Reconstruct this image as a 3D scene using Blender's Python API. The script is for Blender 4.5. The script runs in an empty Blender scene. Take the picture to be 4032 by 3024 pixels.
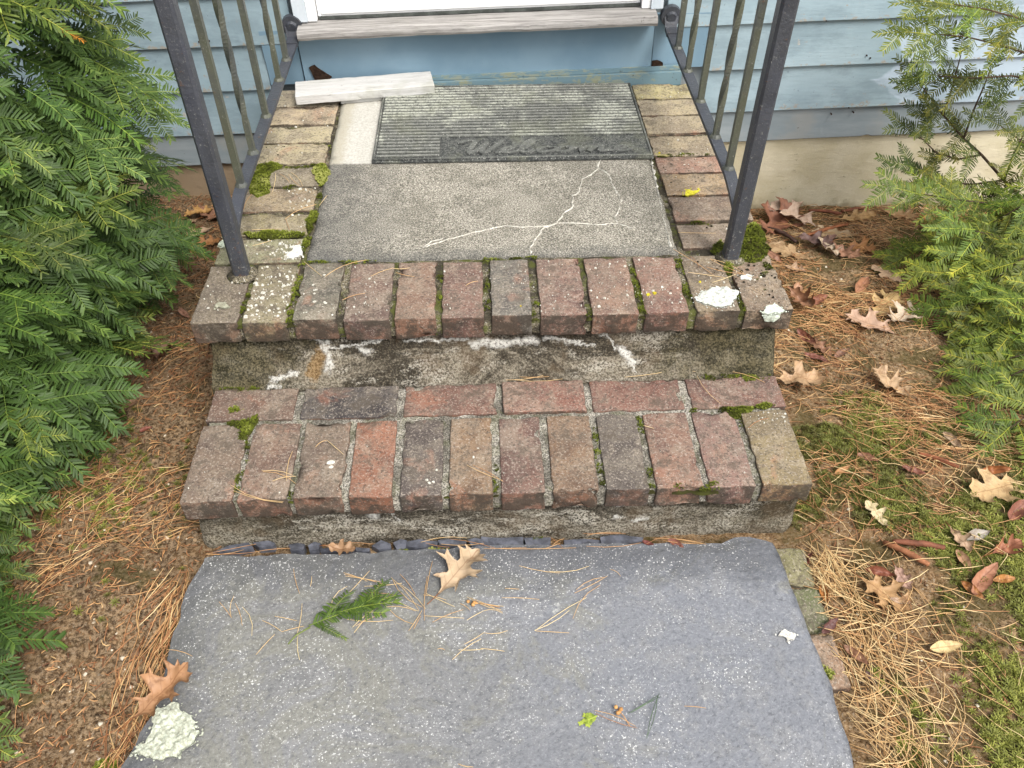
import bpy, math, random
import numpy as np
from mathutils import Vector, Matrix, Quaternion
from mathutils.geometry import delaunay_2d_cdt

random.seed(7)
RNG = np.random.default_rng(11)
S = bpy.context.scene
COL = S.collection
R = math.radians

# ---------------------------------------------------------------- camera, sky, sun, exposure
CAM = {'loc': [-0.01435, -1.32233, 1.09675], 'r': [0.9993, -0.037418, 0.00058], 'u': [0.025768, 0.69924, 0.714423], 'w': [0.027138, 0.713907, -0.699714], 'lens': 28.9053}
cd = bpy.data.cameras.new('camera')
cd.sensor_width = 36.0
cd.lens = CAM['lens']
cd.clip_start = 0.02
cd.clip_end = 400
cam = bpy.data.objects.new('camera', cd)
COL.objects.link(cam)
cr, cu, cw = (Vector(CAM[k]) for k in 'ruw')
cam.matrix_world = Matrix(((cr.x, cu.x, -cw.x, CAM['loc'][0]), (cr.y, cu.y, -cw.y, CAM['loc'][1]),
                           (cr.z, cu.z, -cw.z, CAM['loc'][2]), (0, 0, 0, 1)))
S.camera = cam

SUN_EL, SUN_AZ = R(54), R(142)           # high behind the camera, to its right, veiled by cloud
W = bpy.data.worlds.new('World')
S.world = W
W.use_nodes = True
wn = W.node_tree.nodes
wl = W.node_tree.links
wn.clear()
sky = wn.new('ShaderNodeTexSky')
sky.sky_type = 'NISHITA'
sky.sun_disc = False
sky.sun_elevation = SUN_EL
sky.sun_rotation = SUN_AZ
sky.dust_density = 4.0
hs = wn.new('ShaderNodeHueSaturation')   # cloud cover takes most of the blue out of the sky
hs.inputs['Saturation'].default_value = 0.30
bg = wn.new('ShaderNodeBackground')
bg.inputs['Strength'].default_value = 0.135
wo = wn.new('ShaderNodeOutputWorld')
wl.new(sky.outputs[0], hs.inputs['Color'])
wl.new(hs.outputs[0], bg.inputs[0])
wl.new(bg.outputs[0], wo.inputs[0])
sd = bpy.data.lights.new('sun', 'SUN')
sd.energy = 1.5
sd.angle = R(24)
sd.color = (1.0, 0.96, 0.9)
sun = bpy.data.objects.new('sun', sd)
COL.objects.link(sun)
sdir = Vector((math.cos(SUN_EL) * math.sin(SUN_AZ), math.cos(SUN_EL) * math.cos(SUN_AZ), math.sin(SUN_EL)))
sun.rotation_euler = sdir.to_track_quat('Z', 'Y').to_euler()
sun.location = (0.5, -3, 5)
vs = S.view_settings
vs.view_transform = 'Standard'
vs.look = 'None'
vs.exposure = 1.08
vs.gamma = 1.0
vs.use_curve_mapping = False

# ---------------------------------------------------------------- helpers
def lin(c, k=1.0):
    o = []
    for v in c:
        v = v / 255.0
        o.append((v / 12.92 if v <= 0.04045 else ((v + 0.055) / 1.055) ** 2.4) * k)
    return tuple(o)

def hash3(ix, iy, iz, seed):
    h = (ix * 374761393 + iy * 668265263 + iz * 1274126177 + seed * 974634521).astype(np.int64)
    h = (h ^ (h >> 13)) * 1274126177
    h = h & 0x7fffffff
    return ((h ^ (h >> 16)) & 0xffff) / 65535.0

def vnoise(p, freq, seed=0):
    p = np.asarray(p, float) * freq
    i = np.floor(p).astype(np.int64)
    f = p - i
    f = f * f * (3 - 2 * f)
    o = 0
    for dx in (0, 1):
        for dy in (0, 1):
            for dz in (0, 1):
                w = (f[:, 0] if dx else 1 - f[:, 0]) * (f[:, 1] if dy else 1 - f[:, 1]) * (f[:, 2] if dz else 1 - f[:, 2])
                o = o + w * hash3(i[:, 0] + dx, i[:, 1] + dy, i[:, 2] + dz, seed)
    return o * 2 - 1

def fbm(p, freq, seed=0, octaves=3):
    o, a = 0, 1.0
    for k in range(octaves):
        o = o + a * vnoise(p, freq * 2 ** k, seed + k * 17)
        a *= 0.5
    return o

def mesh(name, v, faces, smooth=False, attr=None):
    """faces: list of index tuples, or list of (n,k) arrays"""
    me = bpy.data.meshes.new(name)
    v = np.asarray(v, np.float32)
    if isinstance(faces, list) and faces and isinstance(faces[0], np.ndarray):
        tot = np.concatenate([np.full(len(a), a.shape[1], np.int32) for a in faces])
        loops = np.concatenate([a.ravel() for a in faces]).astype(np.int32)
        me.vertices.add(len(v))
        me.vertices.foreach_set('co', v.ravel())
        me.loops.add(len(loops))
        me.loops.foreach_set('vertex_index', loops)
        me.polygons.add(len(tot))
        st = np.zeros(len(tot), np.int32)
        st[1:] = np.cumsum(tot)[:-1]
        me.polygons.foreach_set('loop_start', st)
        me.polygons.foreach_set('loop_total', tot)
    else:
        me.from_pydata([tuple(map(float, a)) for a in v], [], faces)
    if attr is not None:
        a = me.attributes.new('tint', 'FLOAT', 'POINT')
        a.data.foreach_set('value', np.asarray(attr, np.float32))
    me.update()
    me.validate()
    if smooth:
        me.polygons.foreach_set('use_smooth', [True] * len(me.polygons))
    return me

def obj(name, me, mat=None, parent=None, loc=(0, 0, 0), rot=(0, 0, 0), color=None, kind=None):
    o = bpy.data.objects.new(name, me)
    COL.objects.link(o)
    if mat is not None and me is not None and not me.materials:
        me.materials.append(mat)
    o.location = loc
    o.rotation_euler = rot
    if parent is not None:
        o.parent = parent
    if color is not None:
        o.color = (*color, 1)
    if kind:
        o['kind'] = kind
    return o

def tag(o, label, cat, group=None, kind=None):
    o['label'] = label
    o['category'] = cat
    if group:
        o['group'] = group
    if kind:
        o['kind'] = kind
    return o

def empty(name, loc=(0, 0, 0), rot=(0, 0, 0)):
    o = bpy.data.objects.new(name, None)
    o.empty_display_size = 0.05
    COL.objects.link(o)
    o.location = loc
    o.rotation_euler = rot
    return o

def rounded_box(sx, sy, sz, r=0.005, seg=(8, 4, 3), noise=0.0012, seed=0, chip=0.0):
    """box centred on the origin, rounded edges, worn by noise"""
    vid, V, F = {}, [], []
    def axis(n, s):
        h = s / 2
        a = list(np.linspace(-h + r, h - r, n + 1))
        return np.array([-h, -h + 0.35 * r] + a + [h - 0.35 * r, h])
    ax = [axis(seg[0], sx), axis(seg[1], sy), axis(seg[2], sz)]
    n = [len(a) for a in ax]
    def vi(i, j, k):
        if (i, j, k) not in vid:
            vid[(i, j, k)] = len(V)
            V.append((ax[0][i], ax[1][j], ax[2][k]))
        return vid[(i, j, k)]
    for (a, b, c) in ((0, 1, 2), (1, 2, 0), (2, 0, 1)):
        for side in (0, n[c] - 1):
            for i in range(n[a] - 1):
                for j in range(n[b] - 1):
                    q = []
                    for (di, dj) in ((0, 0), (1, 0), (1, 1), (0, 1)):
                        t = [0, 0, 0]
                        t[a], t[b], t[c] = i + di, j + dj, side
                        q.append(vi(*t))
                    F.append(tuple(q) if side else tuple(q[::-1]))
    P = np.array(V)
    h = np.array([sx, sy, sz]) / 2
    core = np.clip(P, -(h - r), h - r)
    d = P - core
    l = np.linalg.norm(d, axis=1)
    m = l > 1e-9
    P[m] = core[m] + d[m] / l[m, None] * r
    q = P + seed * 3.17
    edge = ((np.abs(P) > (h - r * 1.4)).sum(1) >= 2).astype(float)
    nrm = np.where(m[:, None], d / np.maximum(l, 1e-9)[:, None], 0)
    P = P + nrm * (fbm(q, 40, seed, 3) * noise)[:, None]
    if chip:
        c = np.clip(fbm(q, 55, seed + 5, 2) - 0.25, 0, 1) * chip * edge
        P = P - nrm * c[:, None]
    return P, F

def quads(n, m, off=0, wrap=False):
    """grid faces for n rows by m columns"""
    i, j = np.meshgrid(np.arange(n - 1), np.arange(m if wrap else m - 1), indexing='ij')
    j2 = (j + 1) % m
    return (np.stack([i * m + j, i * m + j2, (i + 1) * m + j2, (i + 1) * m + j], -1).reshape(-1, 4) + off)

def tube(pts, rad, n=8, cap=True, square=False, twist=0.0):
    """sweep along pts; rad scalar or list; square sections may twist"""
    pts = [Vector(p) for p in pts]
    rad = [rad] * len(pts) if not hasattr(rad, '__len__') else rad
    V = []
    t0 = (pts[1] - pts[0]).normalized()
    up = Vector((0, 0, 1)) if abs(t0.z) < 0.9 else Vector((0, 1, 0))
    x = t0.cross(up).normalized()
    for i, p in enumerate(pts):
        t = (pts[min(i + 1, len(pts) - 1)] - pts[max(i - 1, 0)]).normalized()
        x = (x - t * x.dot(t)).normalized()
        y = t.cross(x)
        a0 = (math.pi / 4 if square else 0) + twist * i / (len(pts) - 1)
        k = 4 if square else n
        for j in range(k):
            a = a0 + 2 * math.pi * j / k
            r = rad[i] * (math.sqrt(2) if square else 1)
            V.append(p + x * (math.cos(a) * r) + y * (math.sin(a) * r))
    k = 4 if square else n
    F = [tuple(q) for q in quads(len(pts), k, 0, True)]
    if cap:
        F.append(tuple(range(k))[::-1])
        F.append(tuple(range(len(V) - k, len(V))))
    return [tuple(v) for v in V], F

def join(parts):
    V, F = [], []
    for v, f in parts:
        o = len(V)
        V.extend([tuple(a) for a in v])
        F.extend([tuple(int(i) + o for i in q) for q in f])
    return V, F

def box(x0, x1, y0, y1, z0, z1):
    V = [(x, y, z) for z in (z0, z1) for y in (y0, y1) for x in (x0, x1)]
    return V, [(0, 2, 3, 1), (4, 5, 7, 6), (0, 1, 5, 4), (2, 6, 7, 3), (0, 4, 6, 2), (1, 3, 7, 5)]

def inside(poly, pts):
    poly = np.asarray(poly, float)
    x, y = pts[:, 0], pts[:, 1]
    c = np.zeros(len(pts), bool)
    j = len(poly) - 1
    for i in range(len(poly)):
        xi, yi = poly[i]
        xj, yj = poly[j]
        c ^= ((yi > y) != (yj > y)) & (x < (xj - xi) * (y - yi) / (yj - yi + 1e-12) + xi)
        j = i
    return c

def edge_dist(poly, pts):
    poly = np.asarray(poly, float)
    d = np.full(len(pts), 9.0)
    for i in range(len(poly)):
        a, b = poly[i - 1], poly[i]
        ab = b - a
        t = np.clip(((pts - a) @ ab) / max(ab @ ab, 1e-12), 0, 1)
        d = np.minimum(d, np.linalg.norm(pts - (a + t[:, None] * ab), axis=1))
    return d

def refine(poly, step, jit=0.0, seed=0):
    out = []
    poly = [np.array(p, float) for p in poly]
    for i in range(len(poly)):
        a, b = poly[i], poly[(i + 1) % len(poly)]
        n = max(1, int(np.linalg.norm(b - a) / step))
        for k in range(n):
            out.append(a + (b - a) * k / n)
    out = np.array(out)
    if jit:
        q = np.c_[out, np.zeros(len(out))]
        out = out + np.c_[fbm(q, 1 / (step * 3), seed, 2), fbm(q, 1 / (step * 3), seed + 9, 2)] * jit
    return out

def fill(poly, step):
    """triangulated polygon with inner grid points: verts2d, tris"""
    poly = np.asarray(poly, float)
    lo, hi = poly.min(0), poly.max(0)
    gx, gy = np.meshgrid(np.arange(lo[0], hi[0], step), np.arange(lo[1], hi[1], step))
    g = np.c_[gx.ravel(), gy.ravel()] + RNG.uniform(-0.25, 0.25, (gx.size, 2)) * step
    g = g[inside(poly, g)]
    g = g[edge_dist(poly, g) > step * 0.5] if len(g) else g
    allp = np.r_[poly, g] if len(g) else poly
    n = len(poly)
    v, e, f, *_ = delaunay_2d_cdt([Vector(p) for p in allp], [], [list(range(n))], 1, 1e-6)
    return np.array([tuple(p) for p in v]), [tuple(q) for q in f], n

def instanced(tv, tf, M, t=None):
    """template verts (k,3), template face arrays, transforms (N,3,4) -> verts, faces"""
    tv = np.asarray(tv, float)
    N = len(M)
    V = np.einsum('nij,kj->nki', M[:, :, :3], tv) + M[:, None, :, 3]
    k = len(tv)
    F = [(np.asarray(f)[None] + (np.arange(N) * k)[:, None, None]).reshape(-1, np.asarray(f).shape[1]) for f in tf]
    return V.reshape(-1, 3), F

def mats(pos, ang, scale=None, tilt=0.0, rng=RNG):
    N = len(pos)
    s = np.ones(N) if scale is None else scale
    c, si = np.cos(ang), np.sin(ang)
    Rz = np.zeros((N, 3, 3))
    Rz[:, 0, 0], Rz[:, 0, 1], Rz[:, 1, 0], Rz[:, 1, 1], Rz[:, 2, 2] = c, -si, si, c, 1
    tx, ty = rng.normal(0, tilt, N), rng.normal(0, tilt, N)
    Rx = np.zeros((N, 3, 3))
    Rx[:, 0, 0] = 1
    Rx[:, 1, 1] = Rx[:, 2, 2] = np.cos(tx)
    Rx[:, 1, 2], Rx[:, 2, 1] = -np.sin(tx), np.sin(tx)
    Ry = np.zeros((N, 3, 3))
    Ry[:, 1, 1] = 1
    Ry[:, 0, 0] = Ry[:, 2, 2] = np.cos(ty)
    Ry[:, 0, 2], Ry[:, 2, 0] = np.sin(ty), -np.sin(ty)
    M = np.zeros((N, 3, 4))
    M[:, :, :3] = np.einsum('nij,njk,nkl->nil', Rz, Rx, Ry) * s[:, None, None]
    M[:, :, 3] = pos
    return M

# ---------------------------------------------------------------- node helper
class NT:
    def __init__(s, name, rough=0.8, spec=0.3):
        s.m = bpy.data.materials.new(name)
        s.m.use_nodes = True
        s.t = s.m.node_tree
        s.b = s.t.nodes['Principled BSDF']
        s.b.inputs['Roughness'].default_value = rough
        s.b.inputs['Specular IOR Level'].default_value = spec
        s._co = None
        s.bump_last = None
    def n(s, typ, **kw):
        x = s.t.nodes.new(typ)
        for k, v in kw.items():
            setattr(x, k, v)
        return x
    def put(s, sock, v):
        if hasattr(v, 'is_output'):
            s.t.links.new(v, sock)
        elif isinstance(v, (tuple, list)):
            sock.default_value = (*v, 1) if len(v) == 3 and len(sock.default_value) == 4 else v
        else:
            sock.default_value = v
    def co(s, rnd=True):
        if s._co is None:
            tc = s.n('ShaderNodeTexCoord').outputs['Object']
            if rnd:
                oi = s.n('ShaderNodeObjectInfo')
                mu = s.n('ShaderNodeMath', operation='MULTIPLY')
                s.t.links.new(oi.outputs['Random'], mu.inputs[0])
                mu.inputs[1].default_value = 37.0
                va = s.n('ShaderNodeVectorMath', operation='ADD')
                s.t.links.new(tc, va.inputs[0])
                s.t.links.new(mu.outputs[0], va.inputs[1])
                tc = va.outputs[0]
            s._co = tc
        return s._co
    def noise(s, scale, detail=3, rough=0.55, co=None, dist=0.0, stretch=None):
        x = s.n('ShaderNodeTexNoise')
        x.inputs['Scale'].default_value = scale
        x.inputs['Detail'].default_value = detail
        x.inputs['Roughness'].default_value = rough
        x.inputs['Distortion'].default_value = dist
        c = co or s.co()
        if stretch:
            mp = s.n('ShaderNodeMapping')
            mp.inputs['Scale'].default_value = stretch
            s.t.links.new(c, mp.inputs[0])
            c = mp.outputs[0]
        s.t.links.new(c, x.inputs['Vector'])
        return x.outputs['Fac']
    def voro(s, scale, feat='F1', co=None, out='Distance', rand=1.0):
        x = s.n('ShaderNodeTexVoronoi', feature=feat)
        x.inputs['Scale'].default_value = scale
        x.inputs['Randomness'].default_value = rand
        s.t.links.new(co or s.co(), x.inputs['Vector'])
        return x.outputs[out]
    def step(s, v, a, b, lo=0.0, hi=1.0):
        x = s.n('ShaderNodeMapRange', interpolation_type='SMOOTHSTEP')
        s.put(x.inputs[0], v)
        x.inputs[1].default_value, x.inputs[2].default_value = a, b
        x.inputs[3].default_value, x.inputs[4].default_value = lo, hi
        return x.outputs[0]
    def math(s, op, a, b=0.0):
        x = s.n('ShaderNodeMath', operation=op)
        s.put(x.inputs[0], a)
        s.put(x.inputs[1], b)
        return x.outputs[0]
    def mix(s, f, a, b, mode='MIX'):
        x = s.n('ShaderNodeMix', data_type='RGBA', blend_type=mode)
        s.put(x.inputs[0], f)
        s.put(x.inputs[6], a)
        s.put(x.inputs[7], b)
        return x.outputs[2]
    def attr(s, name):
        return s.n('ShaderNodeAttribute', attribute_name=name).outputs['Fac']
    def ocol(s):
        return s.n('ShaderNodeObjectInfo').outputs['Color']
    def ornd(s):
        return s.n('ShaderNodeObjectInfo').outputs['Random']
    def xyz(s, co):
        x = s.n('ShaderNodeSeparateXYZ')
        s.t.links.new(co, x.inputs[0])
        return x.outputs
    def obco(s):
        return s.n('ShaderNodeTexCoord').outputs['Object']
    def normz(s):
        g = s.n('ShaderNodeNewGeometry')
        return s.xyz(g.outputs['True Normal'])[2]
    def bump(s, h, strength=0.3, dist=0.003):
        x = s.n('ShaderNodeBump')
        x.inputs['Strength'].default_value = strength
        x.inputs['Distance'].default_value = dist
        s.put(x.inputs['Height'], h)
        if s.bump_last is not None:
            s.t.links.new(s.bump_last, x.inputs['Normal'])
        s.bump_last = x.outputs[0]
        return s
    def ramp(s, f, stops):
        x = s.n('ShaderNodeValToRGB')
        e = x.color_ramp.elements
        while len(e) < len(stops):
            e.new(0.5)
        for i, (p, c) in enumerate(stops):
            e[i].position = p
            e[i].color = (*c, 1)
        s.put(x.inputs[0], f)
        return x.outputs[0]
    def done(s, col, rough=None):
        s.put(s.b.inputs['Base Color'], col)
        if rough is not None:
            s.put(s.b.inputs['Roughness'], rough)
        if s.bump_last is not None:
            s.t.links.new(s.bump_last, s.b.inputs['Normal'])
        return s.m
    def translucent(s, col, f=0.25):
        tr = s.n('ShaderNodeBsdfTranslucent')
        s.put(tr.inputs[0], col)
        mx = s.n('ShaderNodeMixShader')
        mx.inputs[0].default_value = f
        s.t.links.new(s.b.outputs[0], mx.inputs[1])
        s.t.links.new(tr.outputs[0], mx.inputs[2])
        s.t.links.new(mx.outputs[0], s.t.nodes['Material Output'].inputs[0])

# ---------------------------------------------------------------- materials
def m_brick():
    t = NT('brick', 0.9, 0.2)
    b = t.ocol()
    c = t.mix(t.step(t.noise(14, 5, 0.65), 0.44, 0.58, 0, 0.85), b, t.mix(1.0, b, (0.56, 0.54, 0.60), 'MULTIPLY'))
    c = t.mix(t.step(t.noise(8, 4, 0.6, dist=0.5), 0.57, 0.65, 0, 0.5), c, (0.29, 0.13, 0.08))
    c = t.mix(t.step(t.noise(12, 6, 0.7, dist=0.3), 0.50, 0.62, 0, 0.45), c, (0.29, 0.245, 0.185))
    grain = t.noise(210, 3, 0.75)
    # sky light painted into the upward faces, along with a grey dust bloom
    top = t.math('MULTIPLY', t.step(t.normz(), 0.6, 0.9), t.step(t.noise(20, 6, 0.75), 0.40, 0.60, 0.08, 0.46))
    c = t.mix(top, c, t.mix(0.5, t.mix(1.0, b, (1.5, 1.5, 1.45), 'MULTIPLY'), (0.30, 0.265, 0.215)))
    c = t.mix(t.step(grain, 0.53, 0.62, 0, 0.5), c, (0.42, 0.365, 0.30))
    c = t.mix(t.step(t.noise(170, 4, 0.75), 0.38, 0.46, 0.75, 0), c, (0.056, 0.044, 0.036))
    c = t.mix(t.step(t.noise(20, 8, 0.85), 0.50, 0.60, 0, 0.7), c, (0.080, 0.064, 0.048))
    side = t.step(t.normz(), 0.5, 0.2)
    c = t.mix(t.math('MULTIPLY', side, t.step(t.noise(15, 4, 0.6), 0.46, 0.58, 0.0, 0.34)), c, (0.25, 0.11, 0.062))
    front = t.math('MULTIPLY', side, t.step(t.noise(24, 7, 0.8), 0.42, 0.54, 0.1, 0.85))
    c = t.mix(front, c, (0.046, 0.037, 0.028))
    c = t.mix(t.step(t.voro(85), 0.03, 0.10, 0.5, 0), c, (0.52, 0.49, 0.43))
    t.bump(grain, 0.7, 0.003).bump(t.noise(48, 5, 0.7), 0.55, 0.005)
    return t.done(c)

def m_mortar(name, base, grime=0.6, moss=0.3):
    t = NT(name, 0.95, 0.1)
    g = t.voro(420, out='Color')
    g2 = t.noise(300, 2, 0.7)
    c = t.mix(t.step(g2, 0.42, 0.58), tuple(v * 0.45 for v in base), tuple(min(1, v * 1.5) for v in base))
    c = t.mix(t.step(t.noise(260, 1), 0.62, 0.7, 0, 0.8), c, (0.55, 0.52, 0.46))
    c = t.mix(t.step(t.noise(16, 6, 0.75), 0.42, 0.56, 0, grime), c, (0.035, 0.03, 0.022))
    c = t.mix(t.step(t.noise(22, 6, 0.75, dist=0.5), 0.49, 0.58, 0, moss), c, (0.085, 0.095, 0.02))
    t.bump(g2, 0.9, 0.004).bump(t.noise(70, 3), 0.5, 0.006)
    return t.done(c)

def m_slab():
    t = NT('exposed_aggregate_concrete', 0.92, 0.2)
    o = t.obco()
    g = t.noise(330, 2, 0.75, co=o)
    g2 = t.noise(170, 3, 0.7, co=o)
    c = t.ramp(g, [(0.34, (0.055, 0.051, 0.043)), (0.46, (0.175, 0.162, 0.132)), (0.54, (0.265, 0.246, 0.205)), (0.64, (0.50, 0.465, 0.39))])
    c = t.mix(t.step(t.noise(9, 6, 0.7, co=o), 0.44, 0.58, 0, 0.6), c, t.mix(1.0, c, (0.58, 0.58, 0.56), 'MULTIPLY'))
    # dark growth creeping in from the left front corner
    p = t.xyz(o)
    dl = t.math('ADD', t.math('MULTIPLY', p[0], 1.0), t.math('MULTIPLY', t.noise(14, 4, 0.7, co=o), 0.32))
    c = t.mix(t.step(dl, -0.30, 0.02, 0.55, 0), c, (0.065, 0.066, 0.066))
    df = t.math('ADD', p[1], t.math('MULTIPLY', t.noise(20, 4, 0.7, co=o), 0.10))
    c = t.mix(t.step(df, 0.245, 0.31, 0.6, 0), c, (0.06, 0.062, 0.06))
    # clean pale strip that the mat used to cover
    ex = t.math('ADD', p[0], t.math('MULTIPLY', t.noise(60, 3, co=o), 0.012))
    ey = t.math('ADD', p[1], t.math('MULTIPLY', t.noise(60, 3, co=o), 0.012))
    clean = t.math('MULTIPLY', t.step(ey, 0.634, 0.644), t.step(ex, 0.1, 0.12, 1, 0))
    pale = t.mix(t.step(g2, 0.3, 0.7), (0.36, 0.345, 0.30), (0.50, 0.485, 0.44))
    pale = t.mix(t.step(t.math('ADD', p[0], t.math('MULTIPLY', t.noise(40, 4, co=o), 0.03)), -0.385, -0.355, 0.7, 0), pale, (0.34, 0.31, 0.235))
    c = t.mix(clean, c, pale)
    t.bump(g, 0.6, 0.003).bump(t.noise(60, 3, co=o), 0.3, 0.004)
    return t.done(c)

def seg_mask(t, X, Z, a, b, w, soft=0.35):
    """1 along the line a-b (world x, z), 0 beyond w: a stain with its own shape"""
    bx, bz = b[0] - a[0], b[1] - a[1]
    l2 = max(bx * bx + bz * bz, 1e-9)
    dx, dz = t.math('SUBTRACT', X, a[0]), t.math('SUBTRACT', Z, a[1])
    u = t.math('ADD', t.math('MULTIPLY', dx, bx / l2), t.math('MULTIPLY', dz, bz / l2))
    u = t.math('MINIMUM', t.math('MAXIMUM', u, 0.0), 1.0)
    ex, ez = t.math('SUBTRACT', dx, t.math('MULTIPLY', u, bx)), t.math('SUBTRACT', dz, t.math('MULTIPLY', u, bz))
    d = t.math('SQRT', t.math('ADD', t.math('MULTIPLY', ex, ex), t.math('MULTIPLY', ez, ez)))
    return t.step(d, w * soft, w, 1.0, 0.0)

def m_riser(name, low=False):
    t = NT(name, 0.95, 0.15)
    o = t.n('ShaderNodeNewGeometry').outputs['Position']
    g = t.noise(230, 3, 0.8, co=o)
    p = t.xyz(o)
    c = t.mix(t.step(g, 0.42, 0.58), (0.12, 0.10, 0.072), (0.42, 0.38, 0.30) if low else (0.33, 0.29, 0.22))
    # black biofilm broken by paler scoured bands
    f = t.noise(9, 7, 0.75, co=o, dist=0.6, stretch=(0.6, 1, 1.6))
    hi = -0.208 if low else -0.062
    lo = -0.31 if low else -0.147
    zf = t.step(p[2], lo, hi, 0.0, 0.14)  # darkens towards the top: shade under the overhang put into the colour
    f = t.math('SUBTRACT', f, zf)
    c = t.mix(t.step(f, 0.37, 0.51, 0.9 if not low else 0.8, 0.0), c, t.mix(t.step(g, 0.5, 0.66), (0.028, 0.023, 0.016), (0.14, 0.115, 0.08)))
    c = t.mix(t.math('MULTIPLY', t.step(t.noise(17, 7, 0.8, co=o, stretch=(0.6, 1, 1.6)), 0.51, 0.60, 0, 0.9 if low else 0.6), t.step(g, 0.44, 0.54)), c, (0.58, 0.54, 0.45))
    mossy = t.math('ADD', t.math('ABSOLUTE', p[0]), t.math('MULTIPLY', t.noise(11, 6, 0.75, co=o), 0.7))
    gg = t.math('ADD', t.math('MULTIPLY', g, 0.5), t.math('MULTIPLY', t.noise(34, 6, 0.8, co=o), 0.5))
    c = t.mix(t.step(mossy, 0.62, 0.92, 0, 0.8 if not low else 0.3), c, t.mix(t.step(gg, 0.44, 0.58), (0.024, 0.023, 0.010), (0.15, 0.125, 0.065)))
    c = t.mix(t.step(t.noise(6, 5, 0.65, co=o), 0.54, 0.64, 0, 0.4), c, (0.13, 0.085, 0.045))
    # lime bled through the cracks: ragged white lines and smears
    n1, n2 = t.noise(45, 5, 0.75, co=o), t.noise(38, 5, 0.75, co=t.n('ShaderNodeVectorMath', operation='ADD').outputs[0])
    v = n2.node.inputs['Vector'].links[0].from_node
    t.t.links.new(o, v.inputs[0])
    v.inputs[1].default_value = (5, 7, 3)
    X = t.math('ADD', p[0], t.math('MULTIPLY', t.math('SUBTRACT', n1, 0.5), 0.055))
    Z = t.math('ADD', p[2], t.math('MULTIPLY', t.math('SUBTRACT', n2, 0.5), 0.040))
    if low:
        segs = [((-.255, -.218), (-.25, -.236), .013), ((-.225, -.205), (-.205, -.255), .003), ((.24, -.21), (.243, -.225), .006), ((.31, -.208), (.345, -.21), .010), ((.232, -.256), (.235, -.258), .008),
                ((.275, -.268), (.298, -.268), .007), ((.47, -.204), (.51, -.206), .005)]
    else:
        segs = [((-.365, -.070), (-.372, -.085), .012), ((-.362, -.085), (-.360, -.125), .010), ((-.40, -.06), (-.36, -.075), .004), ((-.372, -.09), (-.31, -.082), .004), ((-.31, -.082), (-.23, -.064), .0035), ((-.29, -.088), (-.275, -.094), .010), ((-.20, -.076), (-.06, -.071), .0045),
                ((-.05, -.084), (.09, -.083), .011), ((.11, -.079), (.185, -.092), .006), ((.232, -.058), (.262, -.104), .0048), ((.275, -.103), (.296, -.124), .011), ((.30, -.128), (.305, -.138), .004), ((-.49, -.142), (-.43, -.130), .005), ((.18, -.096), (.21, -.096), .003)]
        rust = t.math('MULTIPLY', seg_mask(t, X, Z, (-.372, -.092), (-.395, -.132), .020), 0.85)
        c = t.mix(rust, c, t.mix(t.step(g, 0.42, 0.6), (0.15, 0.085, 0.030), (0.34, 0.22, 0.10)))
    m = None
    for a, b, w in segs:
        k = seg_mask(t, X, Z, a, b, w * 1.15, 0.05)
        m = k if m is None else t.math('MAXIMUM', m, k)
    m = t.math('MULTIPLY', m, t.step(t.noise(170, 3, 0.8, co=o), 0.38, 0.52, 0.30, 1.0))
    c = t.mix(m, c, (0.70, 0.68, 0.62))
    t.bump(g, 1.0, 0.005).bump(t.noise(45, 6, 0.75, co=o), 1.0, 0.012).bump(m, 0.4, 0.003)
    return t.done(c)

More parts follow.
